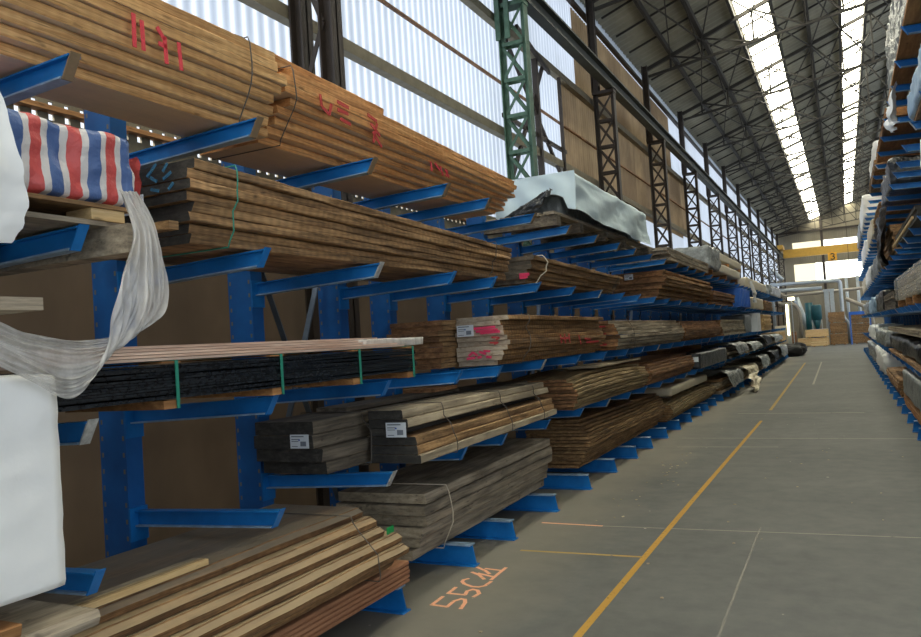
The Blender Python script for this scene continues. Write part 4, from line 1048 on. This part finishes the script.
duct('short diagonal beige pipe at the right of the far end', [(.1,53,2.9),(1.4,53,2.2),(1.6,53,0)], .14, 'pipe')
duct('upright duct rising at the left wall of the far end', [(-4.1,54,0),(-4.1,54,5.2),(-3.4,54,4.4)], .16)
duct('thin white upright duct in the middle of the far end', [(.25,56,0),(.25,56,4.3)], .1)
duct('right upright white duct near the right rack', [(.9,56,0),(.9,56,4.4)], .1)
duct('diagonal grey duct leaning behind the timber', [(-3.0,60,3.4),(-2.1,60,0)], .2)
m = MB(); m.box(-1.15,-.85,58,58.3,0,3.7); m.box(-.8,-.55,58,58.3,0,3.7); m.box(-1.2,-.5,57.95,58.35,3.6,3.75)
o = m.build('filter_tower', M['duct']); tag(o, 'pale twin filter tower behind the timber packs', 'machine')
t = empty('dust_extractor', (-1.75,60,0), 'teal dust extractor in the middle of the far end', 'machine')
MB().tube([(-1.75,60,1.7),(-1.75,60,1.8),(-1.75,60,2.7),(-1.75,60,2.8)],[.25,.34,.34,.26],20).build('drum', M['teal'], t)
MB().tube([(-1.75,60,1.72),(-1.75,60,1.0)],[.28,.1],16).build('hopper', M['teal'], t)
MB().tube([(-2.25,61.0,0),(-2.25,61.0,3.0)],.26,16).build('cyclone', M['teal'], t)
m = MB()
for sx in (-2.05,-1.45):
    for sy in (59.7,60.3): m.box(sx-.03,sx+.03,sy-.03,sy+.03,0,1.75)
m.build('stand', M['machine'], t)
o = MB().box(-2.1,-1.2,57.5,59,.75,1.1).box(-2.0,-1.3,57.6,58.9,0,.75).build('feed_table', M['bluegloss']); tag(o, 'blue and white machine table below the teal extractor', 'machine')
o = pack('machine_housing','pale machine housing at the left of the far end','machine',-3.7,-2.75,45.5,47.5,0,1.5,'cream',amp=.0,r=.02)
o = MB().box(-2.72,-2.55,44,44.14,0,2.7).build('lamp_post', M['machine']); tag(o, 'white lit post at the left of the aisle end', 'post')
l = MB().box(-2.72,-2.62,43.96,43.99,1.0,2.6).build('light_strip', M['lamp'], o); l['label'] = 'bright warm light strip'
o = MB().box(-2.95,-2.6,50.2,50.3,2.98,3.16,0).box(-2.80,-2.75,50.3,50.35,0,3.16,1).build('work_lamp', [M['lamp'],M['duct']]); tag(o, 'lit warm work lamp under the pipes', 'lamp')
o = MB().box(.15,.9,58.2,58.3,4.5,4.68,0).box(.5,.53,58.24,58.27,4.681,11.05,1).build('strip_lamp', [M['tubelight'],M['darksteel']]); tag(o, 'lit violet white strip lamp right of the ducts', 'lamp')
o = MB().tube([(1.25,50.2,3.1),(1.25,50.2,3.2)],.12,12,mi=0).box(1.23,1.27,50.18,50.22,0,3.098,1).build('work_lamp', [M['lamp'],M['duct']]); tag(o, 'small lit round lamp by the right rack at the far end', 'lamp')
def fpack(desc, x0, x1, y0, y1, z0, n, th, mat):
    t = empty('timber_pack', ((x0+x1)/2,y0,z0), desc, 'timber pack', 'timber packs at the far end')
    for i in range(n):
        z = z0+.05+th*i; MB().box(x0+R.uniform(-.02,.02),x1,y0+R.uniform(-.03,.03),y1,z,z+th*.93).build('board', M[mat], t)
    for x in (x0+.2,x1-.2): MB().box(x-.05,x+.05,y0,y1,z0,z0+.048).build('bearer', M['bearer'], t)
for k in range(3): fpack('%s brown timber pack of the pile in the middle of the far end' % ['lowest','middle','topmost'][k], -.95+.03*k-.1*(k==2), .1-.1*(k==2), 57, 57.9, .73*k, 7, .095, 'tan')
for k in range(3): fpack('%s brown timber pack of the pile next to the right rack end' % ['lowest','middle','topmost'][k], .38, 1.4, 57.2, 58.2, .66*k, 6, .1, 'tan')
for k in range(2): fpack('%s pale timber pack left of the middle pile' % ['lower','upper'][k], -2.9+.5*k, -1.02, 56.4, 57.4, .0+.555*k, 5, .1, 'pine')
fpack('low pale timber pack on the floor in front at the far end', -2.1, -1.1, 55.2, 56, 0, 2, .12, 'pine')
fpack('dark timber pack at the left of the far end', -3.7, -3.0, 56.6, 57.6, 0, 9, .11, 'rust')
o = MB().box(.25,1.5,56.3,56.5,1.9,2.1).build('steel_beam', M['bluegloss']); tag(o, 'bright blue beam over the timber pile at the right', 'steel beam')
for i,x in enumerate((.3,1.45)): o = MB().box(x-.04,x+.04,56.36,56.44,0,1.898).build('steel_post', M['bluegloss']); tag(o, '%s blue post under the bright blue beam' % ['left','right'][i], 'steel post')

# ------------------------------------------------------------------ markings on the floor
def line(label, pts, w, mat, name='floor_line', cat='floor marking'):
    m = MB()
    for a, b in zip(pts, pts[1:]):
        a, b = Vector(a+(0,)), Vector(b+(0,)); d = (b-a).normalized(); s = Vector((-d.y,d.x,0))*w/2
        n = max(1, int((b-a).length/.4))
        for i in range(n):
            p, q = a+(b-a)*i/n, a+(b-a)*(i+1)/n
            m.add([p-s+Vector((0,0,.002)),p+s+Vector((0,0,.002)),q+s+Vector((0,0,.002)),q-s+Vector((0,0,.002))],[(0,1,2,3)])
    return tag(m.build(name, M[mat]), label, cat)
line('worn yellow line running along the aisle floor', [(-1.405,.5),(-1.403,7.5),(-1.38,14.0)], .046, 'yellowline')
line('faded far piece of the yellow aisle line', [(-1.375,15.7),(-1.54,34)], .055, 'fadedyellow')
line('short yellow line across the floor, meeting the long yellow line', [(-2.35,5.56),(-1.43,5.585)], .035, 'fadedyellow')
line('pale orange line across the floor from the rack foot', [(-2.5,6.44),(-1.95,6.42)], .03, 'orangespray')
line('faded pale joint line right across the aisle nearest the camera', [(-1.95,6.42),(.9,6.52)], .016, 'paleline')
line('second faded pale line across the aisle from the camera', [(-2.2,10.98),(-.9,10.98)], .03, 'paleline')
line('third faded pale line across the aisle from the camera', [(-2.3,11.88),(.9,11.7)], .03, 'paleline')
line('fourth faded pale line across the aisle from the camera', [(-1.9,15.2),(.2,15.0)], .05, 'paleline')
line('faded pale line along the aisle right of the yellow line', [(-.7,2.5),(-.72,6.6)], .014, 'fadedline')
line('far faded pale line along the middle of the aisle', [(-.85,22),(-.95,34)], .05, 'paleline')
t = empty('spray_paint_number', (-2.34,4.65,0), 'orange spray painted 55C11 on the floor by the rack foot', 'floor marking')
G = [[(-2.427,4.423),(-2.421,4.266),(-2.31,4.256),(-2.316,4.36),(-2.29,4.41),(-2.26,4.405),(-2.232,4.349),(-2.21,4.244)],
     [(-2.43,4.614),(-2.423,4.491),(-2.301,4.49),(-2.32,4.56),(-2.30,4.60),(-2.259,4.59),(-2.221,4.533),(-2.228,4.466)],
     [(-2.431,4.807),(-2.45,4.775),(-2.442,4.735),(-2.403,4.692),(-2.328,4.652),(-2.28,4.655),(-2.251,4.69),(-2.248,4.78)],
     [(-2.47,4.951),(-2.394,4.904),(-2.319,4.823)],[(-2.415,4.935),(-2.274,4.884)],[(-2.483,5.068),(-2.396,5.008),(-2.334,4.945)],[(-2.41,5.05),(-2.285,5.035)],[(-2.267,4.823),(-2.274,4.95),(-2.278,5.104)]]
for g, nm in ((G[0:1],'digit'),(G[1:2],'digit'),(G[2:3],'letter'),(G[3:5],'digit'),(G[5:7],'digit'),(G[7:8],'underline')):
    m = MB(); h = .0025
    for s in g:
        for i in range(len(s)-1):
            a, b = Vector(s[i]+(h,)), Vector(s[i+1]+(h,)); d = (b-a).normalized(); n = Vector((-d.y,d.x,0))*.013
            e = d*.008; m.add([a-n-e,a+n-e,b+n+e,b-n+e],[(0,1,2,3)]); h += .0004
    m.build(nm, M['orangespray'], t)

rc = random.Random(5)
for i in range(60):
    x, y = (rc.gauss(-1.95,.16), rc.uniform(6.6,10.5)) if i < 34 else (rc.uniform(-2.2,.6), rc.uniform(3.4,11))
    r = rc.uniform(.006,.016); n = 5; a0 = rc.uniform(0,6)
    poly = [(x+r*rc.uniform(.6,1.2)*math.cos(a0+2*math.pi*j/n), y+r*1.4*rc.uniform(.6,1.2)*math.sin(a0+2*math.pi*j/n)) for j in range(n)]
    o = MB().prism(poly, 2, .0, .004).build('wood_chip', M['palegrey']); tag(o, 'small pale chip lying on the aisle floor', 'wood chip', 'pale chips scattered on the floor')

# ------------------------------------------------------------------ light and camera
w = bpy.data.worlds.new('Daylight'); scene.world = w; w.use_nodes = True
nt = w.node_tree; bg = nt.nodes['Background']; bg.inputs[0].default_value = (.84,.92,1,1); bg.inputs[1].default_value = .95
sun = bpy.data.lights.new('sun', 'SUN'); sun.energy = 6.0; sun.angle = .05; sun.color = (1,.97,.92)
so = bpy.data.objects.new('sun', sun); COL.objects.link(so)
d = Vector((.5,.68,-.54)); so.rotation_euler = d.to_track_quat('-Z','Y').to_euler(); so.location = (-20,-10,30)

ex = Vector((0.894648,0.072336,0.440877)); ey = Vector((0.442146,-0.001725,-0.896941)); ez = Vector((-0.064121,0.997379,-0.033526))
cam = bpy.data.cameras.new('camera'); co = bpy.data.objects.new('camera', cam); COL.objects.link(co)
cam.sensor_fit = 'HORIZONTAL'; cam.sensor_width = 36; cam.lens = 780/921*36; cam.clip_start = .05; cam.clip_end = 300
co.matrix_world = Matrix(((ex[0],ex[1],ex[2],0),(ey[0],ey[1],ey[2],0),(ez[0],ez[1],ez[2],1.6),(0,0,0,1)))
scene.camera = co
vs = scene.view_settings; vs.view_transform = 'Standard'; vs.look = 'None'; vs.exposure = 0.6; vs.gamma = 1; vs.use_curve_mapping = False
scene.cycles.use_denoising = True; scene.cycles.max_bounces = 8; scene.cycles.diffuse_bounces = 5; scene.cycles.transparent_max_bounces = 16
scene.cycles.sample_clamp_indirect = 6
